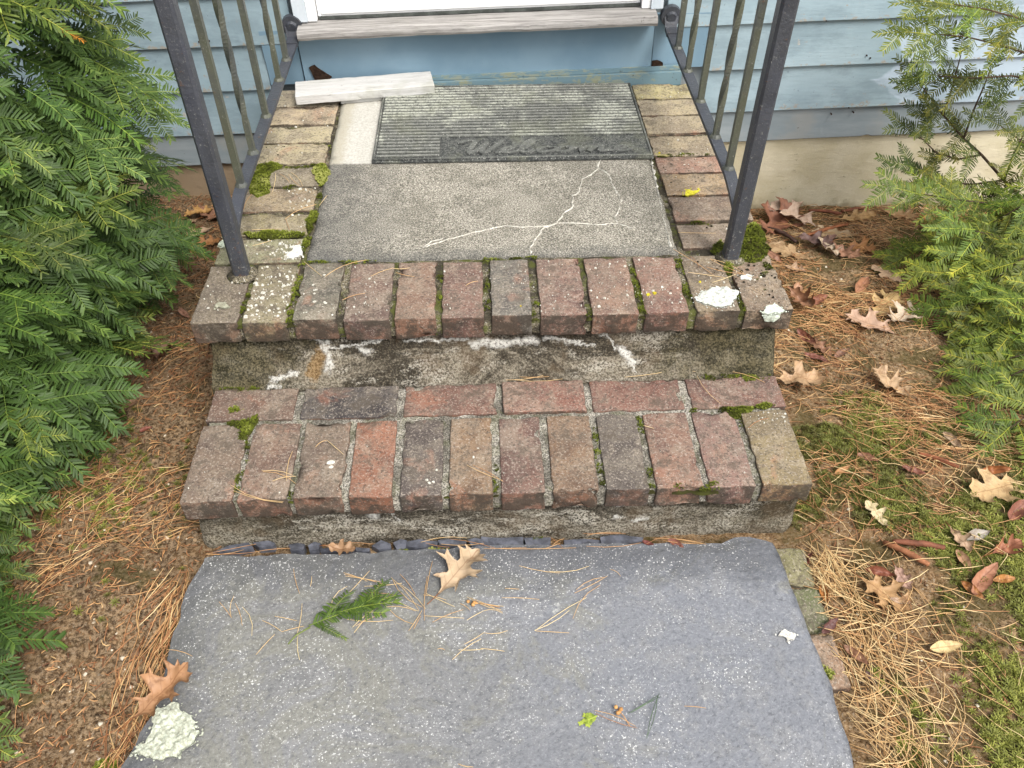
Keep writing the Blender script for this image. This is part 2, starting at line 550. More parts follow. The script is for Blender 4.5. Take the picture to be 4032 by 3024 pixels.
def m_stone():
    t = NT('blue_grey_stone', 0.66, 0.35)
    o = t.obco()
    p = t.xyz(o)
    mid = t.noise(20, 7, 0.75, co=o)
    fine = t.noise(120, 5, 0.8, co=o)
    # slate blue on the right, browner and more stained on the left
    lr = t.math('ADD', p[0], t.math('MULTIPLY', t.noise(3, 5, 0.7, co=o), 0.9))
    c = t.mix(t.step(lr, 0.05, 0.75), (0.160, 0.160, 0.158), (0.170, 0.178, 0.197))
    c = t.mix(t.step(t.noise(2.6, 5, 0.6, co=o), 0.46, 0.62, 0, 0.5), c, (0.225, 0.228, 0.236))
    c = t.mix(t.step(mid, 0.47, 0.60, 0, 0.5), c, (0.215, 0.215, 0.213))
    warm = t.math('SUBTRACT', t.noise(5, 7, 0.75, co=o, dist=0.8), t.step(p[0], -0.5, 0.5, -0.05, 0.07))
    c = t.mix(t.step(warm, 0.48, 0.60, 0, 0.55), c, (0.195, 0.190, 0.150))
    c = t.mix(t.step(fine, 0.38, 0.47, 0.5, 0), c, (0.066, 0.068, 0.076))
    c = t.mix(t.step(fine, 0.54, 0.64, 0, 0.35), c, (0.34, 0.34, 0.34))
    # darker margins along the step and the left edge
    e = t.math('MINIMUM', t.math('SUBTRACT', -0.405, p[1]), t.math('ADD', p[0], 0.60))
    e = t.math('SUBTRACT', e, t.math('MULTIPLY', t.math('SUBTRACT', t.noise(13, 7, 0.8, co=o), 0.40), 0.30))
    c = t.mix(t.step(e, -0.03, 0.07, 0.65, 0), c, (0.072, 0.075, 0.082))
    fleck = t.math('MULTIPLY', t.step(t.noise(270, 2, 0.6, co=o), 0.615, 0.66), t.step(t.noise(5, 6, 0.75, co=o), 0.42, 0.58, 0.15, 1))
    c = t.mix(t.math('MULTIPLY', fleck, 0.8), c, (0.66, 0.66, 0.64))
    pat = t.math('MULTIPLY', t.step(t.noise(30, 8, 0.85, co=o), 0.57, 0.66), t.step(t.noise(3.2, 5, 0.7, co=o), 0.50, 0.60))
    c = t.mix(t.math('MULTIPLY', pat, 0.7), c, (0.44, 0.44, 0.40))
    cleft = t.noise(5, 8, 0.6, co=o, dist=1.2)
    t.bump(fine, 0.7, 0.004).bump(mid, 0.5, 0.008).bump(cleft, 0.5, 0.02)
    return t.done(c, t.step(mid, 0.4, 0.6, 0.55, 0.78))

def m_siding():
    t = NT('blue_house_paint', 0.42, 0.45)
    o = t.co(False)
    g = t.n('ShaderNodeNewGeometry').outputs['Position']
    p = t.xyz(g)
    n = t.noise(5, 4, 0.6, co=g)
    c = t.mix(t.step(n, 0.35, 0.65), (0.250, 0.335, 0.375), (0.295, 0.382, 0.420))
    # paler tone towards the right-hand bush, with a wavy edge
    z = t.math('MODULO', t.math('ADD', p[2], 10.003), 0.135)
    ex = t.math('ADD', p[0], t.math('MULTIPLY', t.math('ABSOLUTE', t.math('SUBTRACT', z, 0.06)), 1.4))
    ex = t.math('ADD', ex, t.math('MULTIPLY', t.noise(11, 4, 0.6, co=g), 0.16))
    brighter = t.step(ex, 1.375, 1.40)
    c = t.mix(brighter, c, (0.40, 0.485, 0.56))
    c = t.mix(t.step(t.noise(2.5, 6, 0.75, co=g, stretch=(1, 1, 2.5)), 0.46, 0.60, 0, 0.5), c, (0.165, 0.225, 0.255))
    c = t.mix(t.step(t.noise(60, 4, 0.7, co=g), 0.66, 0.70, 0, 0.6), c, (0.11, 0.14, 0.16))
    c = t.mix(t.step(t.noise(14, 6, 0.8, co=g), 0.665, 0.68, 0, 0.8), c, (0.42, 0.38, 0.32))
    lowz = t.step(t.math('MODULO', t.math('ADD', t.math('SUBTRACT', p[2], t.math('MULTIPLY', p[0], 0.0279)), 1.347), 0.135), 0.002, 0.022, 0.10, 0.0)
    peel = t.step(t.math('ADD', t.noise(40, 6, 0.8, co=g), lowz), 0.64, 0.655)
    c = t.mix(t.math('MULTIPLY', peel, 0.85), c, (0.30, 0.27, 0.22))
    t.bump(t.noise(130, 3, co=g, stretch=(0.12, 1, 1)), 0.3, 0.003).bump(t.noise(16, 3, co=g), 0.2, 0.006).bump(peel, -0.3, 0.002)
    return t.done(c)

def m_bare_board():
    t = NT('greyed_board_paint', 0.7, 0.25)
    g = t.n('ShaderNodeNewGeometry').outputs['Position']
    n = t.noise(14, 5, 0.65, co=g, stretch=(0.3, 1, 1.5))
    c = t.mix(t.step(n, 0.3, 0.7), (0.19, 0.225, 0.24), (0.26, 0.29, 0.30))
    c = t.mix(t.step(t.noise(6, 4, co=g), 0.48, 0.62, 0, 0.5), c, (0.27, 0.265, 0.24))
    c = t.mix(t.step(t.noise(55, 4, 0.7, co=g), 0.67, 0.73, 0, 0.7), c, (0.09, 0.08, 0.07))
    t.bump(n, 0.2, 0.003)
    return t.done(c)

def m_skirt():
    t = NT('deep_blue_paint', 0.45, 0.4)
    g = t.n('ShaderNodeNewGeometry').outputs['Position']
    c = t.mix(t.step(t.noise(5, 4, co=g), 0.35, 0.65), (0.15, 0.24, 0.31), (0.19, 0.285, 0.355))
    c = t.mix(t.step(t.noise(90, 3, 0.7, co=g), 0.70, 0.75, 0, 0.6), c, (0.08, 0.1, 0.11))
    c = t.mix(t.step(t.noise(8, 6, 0.7, co=g), 0.60, 0.75, 0, 0.4), c, (0.27, 0.33, 0.36))
    t.bump(t.noise(25, 4, co=g), 0.12, 0.004)
    return t.done(c)

def m_peel():
    t = NT('peeling_blue_paint_on_wood', 0.7, 0.3)
    g = t.n('ShaderNodeNewGeometry').outputs['Position']
    n = t.noise(28, 5, 0.75, co=g, stretch=(0.35, 1, 1.6))
    c = t.mix(t.step(n, 0.50, 0.56), (0.13, 0.205, 0.235), (0.22, 0.25, 0.205))
    c = t.mix(t.step(t.noise(17, 5, 0.7, co=g), 0.56, 0.62, 0, 0.6), c, (0.25, 0.25, 0.14))
    c = t.mix(t.step(t.noise(50, 4, 0.7, co=g), 0.62, 0.68, 0, 0.85), c, (0.07, 0.08, 0.07))
    t.bump(n, 0.6, 0.003)
    return t.done(c)

def m_white():
    t = NT('white_door_paint', 0.35, 0.5)
    g = t.n('ShaderNodeNewGeometry').outputs['Position']
    c = t.mix(t.step(t.noise(9, 4, co=g), 0.4, 0.75), (0.83, 0.83, 0.82), (0.76, 0.77, 0.77))
    t.bump(t.noise(70, 3, co=g), 0.05, 0.002)
    return t.done(c)

def m_casing():
    t = NT('dirty_white_trim_paint', 0.5, 0.4)
    g = t.n('ShaderNodeNewGeometry').outputs['Position']
    c = t.mix(t.step(t.noise(20, 4, 0.6, co=g, stretch=(1, 1, 0.3)), 0.35, 0.7), (0.50, 0.555, 0.60), (0.62, 0.66, 0.69))
    c = t.mix(t.step(t.noise(70, 3, co=g), 0.68, 0.73, 0, 0.6), c, (0.2, 0.22, 0.23))
    t.bump(t.noise(50, 3, co=g, stretch=(1, 1, 0.2)), 0.12, 0.002)
    return t.done(c)

def m_wood(name, a, b, green=0.3):
    t = NT(name, 0.9, 0.2)
    o = t.obco()
    g = t.noise(26, 6, 0.7, co=o, dist=0.25, stretch=(0.22, 5, 5))
    f = t.noise(120, 4, 0.7, co=o, stretch=(0.12, 3, 3))
    c = t.mix(t.step(g, 0.32, 0.68), a, b)
    c = t.mix(t.step(f, 0.55, 0.7, 0, 0.6), c, tuple(v * 0.3 for v in a))
    c = t.mix(t.step(t.noise(7, 5, 0.65, co=o), 0.5, 0.7, 0, green), c, (0.22, 0.225, 0.13))
    c = t.mix(t.step(t.noise(40, 4, 0.7, co=o), 0.66, 0.72, 0, 0.6), c, (0.09, 0.08, 0.07))
    t.bump(f, 0.35, 0.002).bump(g, 0.25, 0.003)
    return t.done(c)

def m_foundation():
    t = NT('cast_concrete', 0.9, 0.2)
    g = t.n('ShaderNodeNewGeometry').outputs['Position']
    p = t.xyz(g)
    c = t.mix(t.step(t.noise(7, 5, 0.6, co=g), 0.35, 0.65), (0.50, 0.445, 0.30), (0.60, 0.545, 0.40))
    c = t.mix(t.step(t.noise(150, 3, 0.7, co=g), 0.55, 0.75, 0, 0.4), c, (0.56, 0.52, 0.43))
    c = t.mix(t.step(p[0], -0.8, -0.5, 0.85, 0), c, (0.245, 0.17, 0.105))
    c = t.mix(t.step(t.noise(34, 6, 0.8, co=g, stretch=(0.55, 1, 1.5)), 0.63, 0.66, 0, 0.7), c, (0.13, 0.11, 0.08))
    d = t.math('ADD', p[2], t.math('MULTIPLY', t.noise(14, 5, 0.7, co=g), 0.12))
    c = t.mix(t.step(d, -0.43, -0.38, 0.55, 0), c, (0.17, 0.14, 0.085))
    t.bump(t.noise(34, 5, 0.7, co=g, stretch=(0.55, 1, 1.5)), 0.5, 0.006).bump(t.noise(200, 3, co=g), 0.3, 0.002)
    return t.done(c)

def m_iron(name, base, algae):
    t = NT(name, 0.42, 0.5)
    g = t.n('ShaderNodeNewGeometry').outputs['Position']
    n = t.noise(10, 5, 0.65, co=g)
    c = t.mix(t.step(n, 0.35, 0.65), base, tuple(v * 1.35 for v in base))
    c = t.mix(t.step(t.noise(13, 5, 0.7, co=g, stretch=(1, 1, 0.4)), 0.30, 0.58, 0, algae), c, (0.090, 0.094, 0.058))
    c = t.mix(t.step(t.noise(420, 2, co=g), 0.66, 0.70, 0, 0.4), c, (0.30, 0.29, 0.26))
    low = t.step(t.xyz(g)[2], 0.02, 0.16, 0.055, 0.0)
    c = t.mix(t.step(t.math('ADD', t.noise(60, 6, 0.8, co=g), low), 0.62, 0.66, 0, 0.75), c, (0.10, 0.055, 0.032))
    c = t.mix(t.step(t.math('ADD', t.noise(110, 5, 0.8, co=g), low), 0.64, 0.67, 0, 0.7), c, (0.30, 0.30, 0.27))
    t.bump(t.noise(120, 4, 0.7, co=g), 0.45, 0.004)
    return t.done(c, t.step(n, 0.3, 0.7, 0.36, 0.6))

def m_rubber(crust=1.0):
    t = NT('weathered_rubber', 0.8, 0.3)
    o = t.obco()
    p = t.xyz(o)
    c = t.mix(t.step(t.noise(120, 3, 0.7, co=o), 0.42, 0.6), (0.030, 0.032, 0.031), (0.085, 0.088, 0.080))
    hi = t.step(p[2], 0.0115, 0.0150)
    c = t.mix(t.math('MULTIPLY', hi, t.step(t.noise(70, 4, 0.75, co=o), 0.36, 0.58, 0.35, 0.9)), c, (0.165, 0.168, 0.148) if crust > .5 else (0.105, 0.108, 0.098))
    # grey-green crust of lichen and dust, thickest towards the sill, caught on what stands proud
    dust = t.math('ADD', t.noise(6, 6, 0.72, co=o, dist=0.6), t.math('MULTIPLY', p[1], 0.30))
    dust = t.math('ADD', dust, t.math('MULTIPLY', hi, 0.04))
    dust = t.math('MULTIPLY', t.step(dust, 0.50, 0.63), t.step(t.noise(130, 4, 0.75, co=o), 0.40, 0.53))
    dust = t.math('MULTIPLY', dust, t.math('ADD', t.math('MULTIPLY', hi, 0.55 * crust), 0.12 * crust))
    c = t.mix(dust, c, (0.42, 0.43, 0.355))
    c = t.mix(t.step(t.noise(8, 5, 0.65, co=o), 0.50, 0.62, 0, 0.3), c, (0.15, 0.155, 0.105))
    c = t.mix(t.step(t.noise(300, 1, co=o), 0.66, 0.70, 0, 0.6), c, (0.5, 0.5, 0.46))
    t.bump(t.noise(180, 3, co=o), 0.3, 0.002)
    return t.done(c)

def m_soil():
    t = NT('soil', 0.97, 0.1)
    g = t.n('ShaderNodeNewGeometry').outputs['Position']
    p = t.xyz(g)
    n = t.noise(115, 5, 0.8, co=g)
    c = t.ramp(n, [(0.36, (0.030, 0.017, 0.009)), (0.47, (0.17, 0.105, 0.052)), (0.58, (0.40, 0.275, 0.155))])
    c = t.mix(t.step(t.noise(5, 4, 0.6, co=g), 0.45, 0.60, 0, 0.45), c, (0.17, 0.095, 0.042))
    c = t.mix(t.step(t.noise(130, 3, 0.75, co=g), 0.56, 0.62, 0, 0.7), c, (0.30, 0.21, 0.125))
    c = t.mix(t.step(t.noise(210, 2, 0.7, co=g), 0.61, 0.65, 0, 0.7), c, (0.42, 0.36, 0.27))
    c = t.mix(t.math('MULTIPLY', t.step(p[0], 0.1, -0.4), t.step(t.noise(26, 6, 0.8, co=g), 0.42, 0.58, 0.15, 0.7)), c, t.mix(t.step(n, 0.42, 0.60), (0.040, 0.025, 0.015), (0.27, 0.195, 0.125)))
    gm = t.math('ADD', t.noise(9, 5, 0.65, co=g), t.math('MULTIPLY', t.step(p[0], 0.3, 1.2), 0.10))
    c = t.mix(t.step(gm, 0.52, 0.64, 0, 0.6), c, (0.055, 0.052, 0.014))
    t.bump(n, 1.0, 0.008)
    return t.done(c)

def m_tint(name, stops, rough=0.7, spec=0.3, transl=0.0, objmul=False, fine=None):
    t = NT(name, rough, spec)
    c = t.ramp(t.attr('tint'), stops)
    if objmul:
        c = t.mix(1.0, c, t.ocol(), 'MULTIPLY')
    if fine:
        c = t.mix(t.step(t.noise(fine, 3, 0.7), 0.45, 0.7, 0, 0.4), c, t.mix(1.0, c, (0.5, 0.5, 0.5), 'MULTIPLY'))
    m = t.done(c)
    if transl:
        t.translucent(c, transl)
    return m

def m_leaf():
    t = NT('dry_leaf', 0.55, 0.4)
    o = t.obco()
    p = t.xyz(o)
    b = t.ocol()
    ay = t.math('ABSOLUTE', p[1])
    c = t.mix(t.step(t.noise(30, 5, 0.65, co=t.co()), 0.35, 0.7, 0, 0.6), b, t.mix(1.0, b, (1.25, 1.2, 1.1), 'MULTIPLY'))
    c = t.mix(t.step(t.noise(40, 6, 0.75, co=t.co()), 0.52, 0.62, 0, 0.55), c, t.mix(1.0, b, (0.5, 0.4, 0.32), 'MULTIPLY'))
    sv = t.math('SINE', t.math('MULTIPLY', t.math('SUBTRACT', p[0], t.math('MULTIPLY', ay, 0.75)), 330.0))
    c = t.mix(t.step(sv, 0.9, 1.0, 0, 0.35), c, t.mix(1.0, b, (0.6, 0.5, 0.42), 'MULTIPLY'))
    c = t.mix(t.step(ay, 0.0006, 0.0016, 0.6, 0), c, t.mix(1.0, b, (0.55, 0.42, 0.33), 'MULTIPLY'))
    t.bump(sv, 0.2, 0.001)
    m = t.done(c)
    t.translucent(c, 0.15)
    return m

def m_plain(name, c, rough=0.8, spec=0.3, scale=40, dark=0.5):
    t = NT(name, rough, spec)
    n = t.noise(scale, 4, 0.65)
    col = t.mix(t.step(n, 0.35, 0.68), tuple(v * dark for v in c), c)
    t.bump(n, 0.4, 0.003)
    return t.done(col)

def m_ocol(name, rough=0.85, spec=0.2, scale=60):
    t = NT(name, rough, spec)
    b = t.ocol()
    n = t.noise(scale, 4, 0.7)
    c = t.mix(t.step(n, 0.35, 0.7), t.mix(1.0, b, (0.55, 0.52, 0.5), 'MULTIPLY'), b)
    t.bump(n, 0.5, 0.002)
    return t.done(c)

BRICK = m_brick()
MORT_UP = m_mortar('mossy_mortar', (0.15, 0.13, 0.09), 0.9, 0.7)
MORT_LO = m_mortar('grey_sand_mortar', (0.26, 0.24, 0.20), 0.6, 0.25)
SLAB = m_slab()
RISER = m_riser('stained_riser_concrete')
BASE = m_riser('stained_base_concrete', True)
STONE = m_stone()
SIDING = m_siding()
GREYB = m_bare_board()
SKIRT = m_skirt()
PEEL = m_peel()
WHITE = m_white()
CASING = m_casing()
SILLW = m_wood('weathered_sill_wood', (0.17, 0.16, 0.15), (0.36, 0.345, 0.325), 0.1)
PLANKW = m_wood('weathered_plank_wood', (0.42, 0.41, 0.39), (0.53, 0.525, 0.505), 0.3)
FOUND = m_foundation()
IRON = m_iron('slate_grey_iron_paint', (0.030, 0.033, 0.044), 0.10)
IRONB = m_iron('algae_filmed_iron_paint', (0.042, 0.046, 0.046), 0.7)
RUBBER = m_rubber()
RUBBER_LETTER = m_rubber(0.25)
SOIL = m_soil()
STRAW = m_tint('pine_straw', [(0.0, (0.13, 0.05, 0.022)), (0.35, (0.36, 0.165, 0.070)), (0.65, (0.58, 0.355, 0.155)), (1.0, (0.76, 0.60, 0.32))], 0.5, 0.35)
CRUMB = m_tint('soil_crumbs', [(0.0, (0.03, 0.016, 0.009)), (0.5, (0.12, 0.07, 0.035)), (0.85, (0.27, 0.18, 0.10)), (1.0, (0.5, 0.44, 0.34))], 0.95, 0.1)
MOSS = m_tint('moss_green', [(0.0, (0.030, 0.028, 0.008)), (0.4, (0.085, 0.10, 0.014)), (0.75, (0.19, 0.225, 0.025)), (1.0, (0.42, 0.43, 0.13))], 0.85, 0.15, 0.15)
STARMOSS = m_tint('star_moss_green', [(0.0, (0.090, 0.062, 0.020)), (0.35, (0.098, 0.096, 0.022)), (0.7, (0.185, 0.200, 0.036)), (1.0, (0.40, 0.40, 0.09))], 0.6, 0.3, 0.15)
YEW = m_tint('yew_needles', [(0.0, (0.016, 0.028, 0.008)), (0.4, (0.060, 0.106, 0.022)), (0.75, (0.148, 0.212, 0.038)), (1.0, (0.37, 0.42, 0.085))], 0.5, 0.25, 0.18, True)
BARK = m_plain('brown_bark', (0.11, 0.075, 0.05), 0.9, 0.15, 90, 0.4)
GREENSTEM = m_plain('green_stem', (0.15, 0.19, 0.05), 0.6, 0.3, 60, 0.7)
LEAF = m_leaf()
LICHEN = m_ocol('lichen_crust', 0.95, 0.1, 160)
CHIPM = m_plain('dark_slate', (0.125, 0.132, 0.16), 0.45, 0.45, 50, 0.4)
FILLER = m_plain('white_crack_filler', (0.64, 0.61, 0.53), 0.9, 0.15, 150, 0.5)
ROT = m_plain('rotten_wood', (0.05, 0.03, 0.02), 0.95, 0.1, 90, 0.4)
STUB = m_ocol('dry_twig', 0.75, 0.3, 50)

# ---------------------------------------------------------------- ground
def gz(x, y):
    x, y = np.asarray(x, float), np.asarray(y, float)
    t = np.clip((x + .6) / 1.2, 0, 1)
    a = np.interp(y, [-1.2, -.45, 0, .5, 1.12], [-.303, -.315, -.345, -.362, -.385])
    b = np.interp(y, [-1.2, -.45, 0, .5, 1.12], [-.305, -.315, -.35, -.40, -.475])
    return a * (1 - t) + b * t

STONE_POLY = [(-0.589, -0.374), (-0.564, -0.369), (-0.481, -0.371), (-0.39, -0.37), (-0.298, -0.372), (-0.188, -0.368), (-0.076, -0.368), (0.017, -0.367), (0.11, -0.367), (0.203, -0.37), (0.287, -0.374), (0.362, -0.373), (0.446, -0.378), (0.477, -0.367), (0.523, -0.371), (0.546, -0.383), (0.556, -0.414), (0.559, -0.452), (0.561, -0.508), (0.566, -0.562), (0.569, -0.608), (0.571, -0.667), (0.573, -0.724), (0.57, -0.783), (0.566, -0.823)] + [(0.56, -1.25), (0.55, -1.75), (-0.62, -1.75), (-0.64, -1.2)] + [(-0.64, -0.779), (-0.623, -0.735), (-0.607, -0.68), (-0.606, -0.639), (-0.608, -0.569), (-0.61, -0.494), (-0.607, -0.436), (-0.59, -0.383)]

def ground():
    fx = np.arange(-2.3, 2.3001, 0.0125)
    far = np.array([2.4, 2.6, 3, 3.7, 5, 8, 13, 22, 40, 80, 150])
    xs = np.r_[-far[::-1], fx, far]
    fy = np.arange(-1.7, 1.2, 0.0125)
    ys = np.r_[-far[::-1] + 0.3, fy, far - 0.9]
    X, Y = np.meshgrid(xs, ys)
    Z = gz(X, Y)
    q = np.c_[X.ravel(), Y.ravel(), np.zeros(X.size)]
    near = ((np.abs(X) < 2.3) & (Y > -1.7) & (Y < 1.2)).ravel()
    h = np.zeros(X.size)
    h[near] = fbm(q[near], 7, 3, 4) * 0.009 + fbm(q[near], 55, 8, 2) * 0.004
    # the slab sits bedded in the soil
    ins = inside(STONE_POLY, q[:, :2])
    Z = Z.ravel() + h
    Z[ins] -= 0.02
    V = np.c_[X.ravel(), Y.ravel(), Z]
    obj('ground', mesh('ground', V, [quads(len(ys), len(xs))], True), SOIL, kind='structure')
ground()

def gground(x, y):
    q = np.c_[np.atleast_1d(x), np.atleast_1d(y), np.zeros(np.size(x))]
    return np.atleast_1d(gz(x, y)) + fbm(q, 7, 3, 4) * 0.009 + fbm(q, 55, 8, 2) * 0.004

# ---------------------------------------------------------------- house (leans a little against the settled steps)
HOUSE = empty('house', (0, 1.12, -0.35), (0, -R(1.6), 0))
tag(HOUSE, 'blue clapboard house wall with white door above the brick steps', 'house')
def hpart(name, V, F, m, smooth=False, color=None):
    V = np.array(V, float) - np.array([0, 1.12, -0.35])
    V[:, 2] += 0  # local heights are given for x = 0
    return obj(name, mesh(name, V, F, smooth), m, HOUSE, color=color)

def clapboard(x0, x1, zb, exp, seed, mat):
    n = int((x1 - x0) / 0.012)
    xs = np.linspace(x0, x1, n)
    prof = [(1.145, zb + exp + 0.018), (1.1275, zb + exp + 0.012), (1.122, zb + exp * 0.5), (1.1165, zb + 0.012), (1.1155, zb + 0.003), (1.118, zb), (1.131, zb)]
    V = []
    for (y, z) in prof:
        q = np.c_[xs, np.full(n, y + seed), np.full(n, z)]
        low = 1.0 if z < zb + 0.02 else 0.0
        dz = fbm(q, 6, seed, 2) * 0.0012 - low * np.clip(fbm(q, 34, seed + 3, 3) - 0.95, 0, 1) * 0.02 * -1
        dy = fbm(q, 4, seed + 1, 2) * 0.0015
        V.append(np.c_[xs, y + dy, z + dz])
    V = np.concatenate(V)
    F = [tuple(q) for q in quads(len(prof), n)]
    F.append(tuple(i * n for i in range(len(prof))))
    F.append(tuple(i * n + n - 1 for i in range(len(prof)))[::-1])
    return V, F

rows = [(-0.238, 0.102), (-0.136, 0.139), (0.003, 0.135), (0.138, 0.135), (0.273, 0.135), (0.408, 0.135), (0.543, 0.135), (0.678, 0.135), (0.813, 0.135)]
for k, (zb, ex) in enumerate(rows):
    lx = -0.645 if zb < 0.1 else -0.545
    rx = 0.685 if zb < 0.1 else 0.545
    if k < 3:
        lx = (-0.70, -0.82, -0.645)[k]
    m = GREYB if k == 0 else SIDING
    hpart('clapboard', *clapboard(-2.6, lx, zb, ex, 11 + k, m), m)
    if k == 1:
        hpart('clapboard', *clapboard(-0.812, -0.645, zb, ex, 71, m), m)
    if k == 0:
        hpart('clapboard', *clapboard(-0.695, -0.645, zb, ex, 75, m), m)
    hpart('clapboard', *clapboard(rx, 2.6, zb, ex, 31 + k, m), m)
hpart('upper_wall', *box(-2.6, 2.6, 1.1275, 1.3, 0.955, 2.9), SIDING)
hpart('sheathing', *box(-2.6, 2.6, 1.1455, 1.3, -0.24, 0.955), GREYB)
# foundation with a rough face
nx, nz = 200, 14
xs, zs = np.linspace(-2.6, 2.6, nx), np.linspace(-0.8, -0.2405, nz)
X, Z = np.meshgrid(xs, zs)
q = np.c_[X.ravel(), np.zeros(X.size), Z.ravel()]
fv = np.c_[X.ravel(), 1.13 + fbm(q, 9, 21, 3) * 0.003, Z.ravel()]
hpart('foundation_wall', fv, [tuple(a) for a in quads(nz, nx)], FOUND, True)
# boards beside and under the sill
def rough_panel(x0, x1, y, z0, z1, seed, amp=0.0012, t=0.012, ragged=0.0):
    n, m2 = max(4, int((x1 - x0) / 0.02)), 8
    xs, zs = np.linspace(x0, x1, n), np.linspace(z0, z1, m2)
    X, Z = np.meshgrid(xs, zs)
    q = np.c_[X.ravel(), np.full(X.size, seed), Z.ravel()]
    Yv = y + fbm(q, 8, seed, 2) * amp
    Zr = Z.copy()
    if ragged:
        Zr[0] += np.abs(fbm(np.c_[xs, xs * 0, xs * 0], 25, seed, 3)) * ragged
    V = np.c_[X.ravel(), Yv, Zr.ravel()]
    V2 = V.copy()
    V2[:, 1] = y + t
    F = [tuple(a) for a in quads(m2, n)]
    o = len(V)
    bd = [i for i in range(n)] + [k * n + n - 1 for k in range(1, m2)] + [(m2 - 1) * n + i for i in range(n - 2, -1, -1)] + [k * n for k in range(m2 - 2, 0, -1)]
    F += [(bd[i - 1] + o, bd[i] + o, bd[i], bd[i - 1]) for i in range(len(bd))]
    return np.r_[V, V2], F
hpart('skirt_board', *rough_panel(-0.535, 0.508, 1.108, 0.024, 0.176, 3, 0.002, 0.02, 0.004), SKIRT)
hpart('side_board', *rough_panel(0.512, 0.683, 1.118, 0.018, 0.178, 5, 0.0015, 0.015), SKIRT)
hpart('side_board', *rough_panel(-0.643, -0.540, 1.118, 0.018, 0.178, 6, 0.0015, 0.015), SKIRT)
hpart('drip_strip', *rough_panel(-0.20, 0.60, 1.089, -0.035, 0.017, 8, 0.002, 0.016), PEEL)
hpart('drip_strip', *rough_panel(-0.30, 0.615, 1.100, 0.0185, 0.031, 9, 0.002, 0.012), PEEL)
# gaps where the wood has rotted away
def blob(cx, y, cz, pts, d=0.004):
    poly = [(cx + a, cz + b) for a, b in pts]
    poly = refine(poly, 0.006, 0.003, 5)
    v, f, n = fill(poly, 0.008)
    V = [(a, y + random.uniform(-1, 1) * 0.0008, b) for a, b in v]
    V += [(a, y + d, b) for a, b in v[:n]]
    F = [tuple(q[::-1]) for q in f] + [(i, (i + 1) % n, len(v) + (i + 1) % n, len(v) + i) for i in range(n)]
    return V, F
hpart('rot_hole', *blob(-0.487, 1.1045, 0.052, [(-.028, .02), (-.01, .028), (.01, .006), (.035, -.012), (.02, -.022), (-.02, -.02)]), ROT)
hpart('rot_hole', *blob(0.515, 1.1045, 0.036, [(-.004, .012), (.012, .014), (.026, .004), (.03, -.012), (-.006, -.012)]), ROT)
for (x, z) in [(1.278, 0.182), (1.016, 0.169), (1.166, 0.064), (1.179, 0.056), (1.308, -0.055), (1.154, -0.102), (1.174, -0.119), (1.104, -0.124), (-0.79, 0.136), (-0.82, 0.134), (-0.682, 0.029), (-0.902, -0.048)]:
    zl = z - x * math.tan(R(1.6))
    v, f = tube([(x, 1.1135, zl), (x, 1.1225, zl)], [.0022, .0022], 8)
    hpart('nail_head', v, f, ROT)
# door, jambs, casings, sill
hpart('door_casing', *box(-0.528, -0.4915, 1.098, 1.15, 0.206, 2.2), CASING)
hpart('door_casing', *box(0.4915, 0.526, 1.098, 1.15, 0.202, 2.2), CASING)
hpart('door_jamb', *box(-0.4905, -0.4655, 1.104, 1.15, 0.205, 2.2), WHITE)
hpart('door_jamb', *box(0.4655, 0.4905, 1.104, 1.15, 0.203, 2.2), WHITE)
door = hpart('door', *box(-0.4625, 0.4625, 1.122, 1.15, 0.2125, 2.18), WHITE)
dv, df = box(-0.452, 0.452, 1.1175, 1.1218, 0.220, 0.62)
obj('kick_plate', mesh('kick_plate', np.array(dv) - np.array([0, 1.12, -0.35]), df), WHITE, door)
dv, df = box(-0.4615, 0.4615, 1.1165, 1.1215, 0.2045, 0.2120)  # dark strip standing in for the shaded gap under the door
obj('door_gap_strip', mesh('door_gap_strip', np.array(dv) - np.array([0, 1.12, -0.35]), df), m_plain('dark_gap_strip', (0.09, 0.1, 0.09), 0.7), door)
n = 90
xs = np.linspace(-0.519, 0.505, n)
prof = [(1.149, 0.2035), (1.068, 0.199), (1.055, 0.196), (1.049, 0.190), (1.047, 0.180), (1.050, 0.1725), (1.062, 0.1705), (1.149, 0.1715)]
V = []
for (y, z) in prof:
    q = np.c_[xs, np.full(n, y), np.full(n, z)]
    V.append(np.c_[xs, y + fbm(q, 30, 4, 3) * 0.0015, z + fbm(q, 18, 9, 3) * 0.0012])
V = np.concatenate(V)
F = [tuple(a) for a in quads(len(prof), n)] + [tuple(i * n for i in range(len(prof))), tuple(i * n + n - 1 for i in range(len(prof)))[::-1]]
hpart('door_sill', V, F, SILLW)

# ---------------------------------------------------------------- brick steps
STEPS = empty('front_steps', (0, 0.3, -0.33))
tag(STEPS, 'two mossy red brick steps with concrete slab landing below the white door', 'steps')
SO = np.array([0, 0.3, -0.33])
def spart(name, V, F, m, smooth=False, color=None, kind=None, attr=None, loc=None):
    if loc is None:
        V = np.array(V, float) - SO
        return obj(name, mesh(name, V, F, smooth, attr), m, STEPS, color=color, kind=kind)
    return obj(name, mesh(name, V, F, smooth, attr), m, STEPS, loc=tuple(np.array(loc) - SO), color=color, kind=kind)

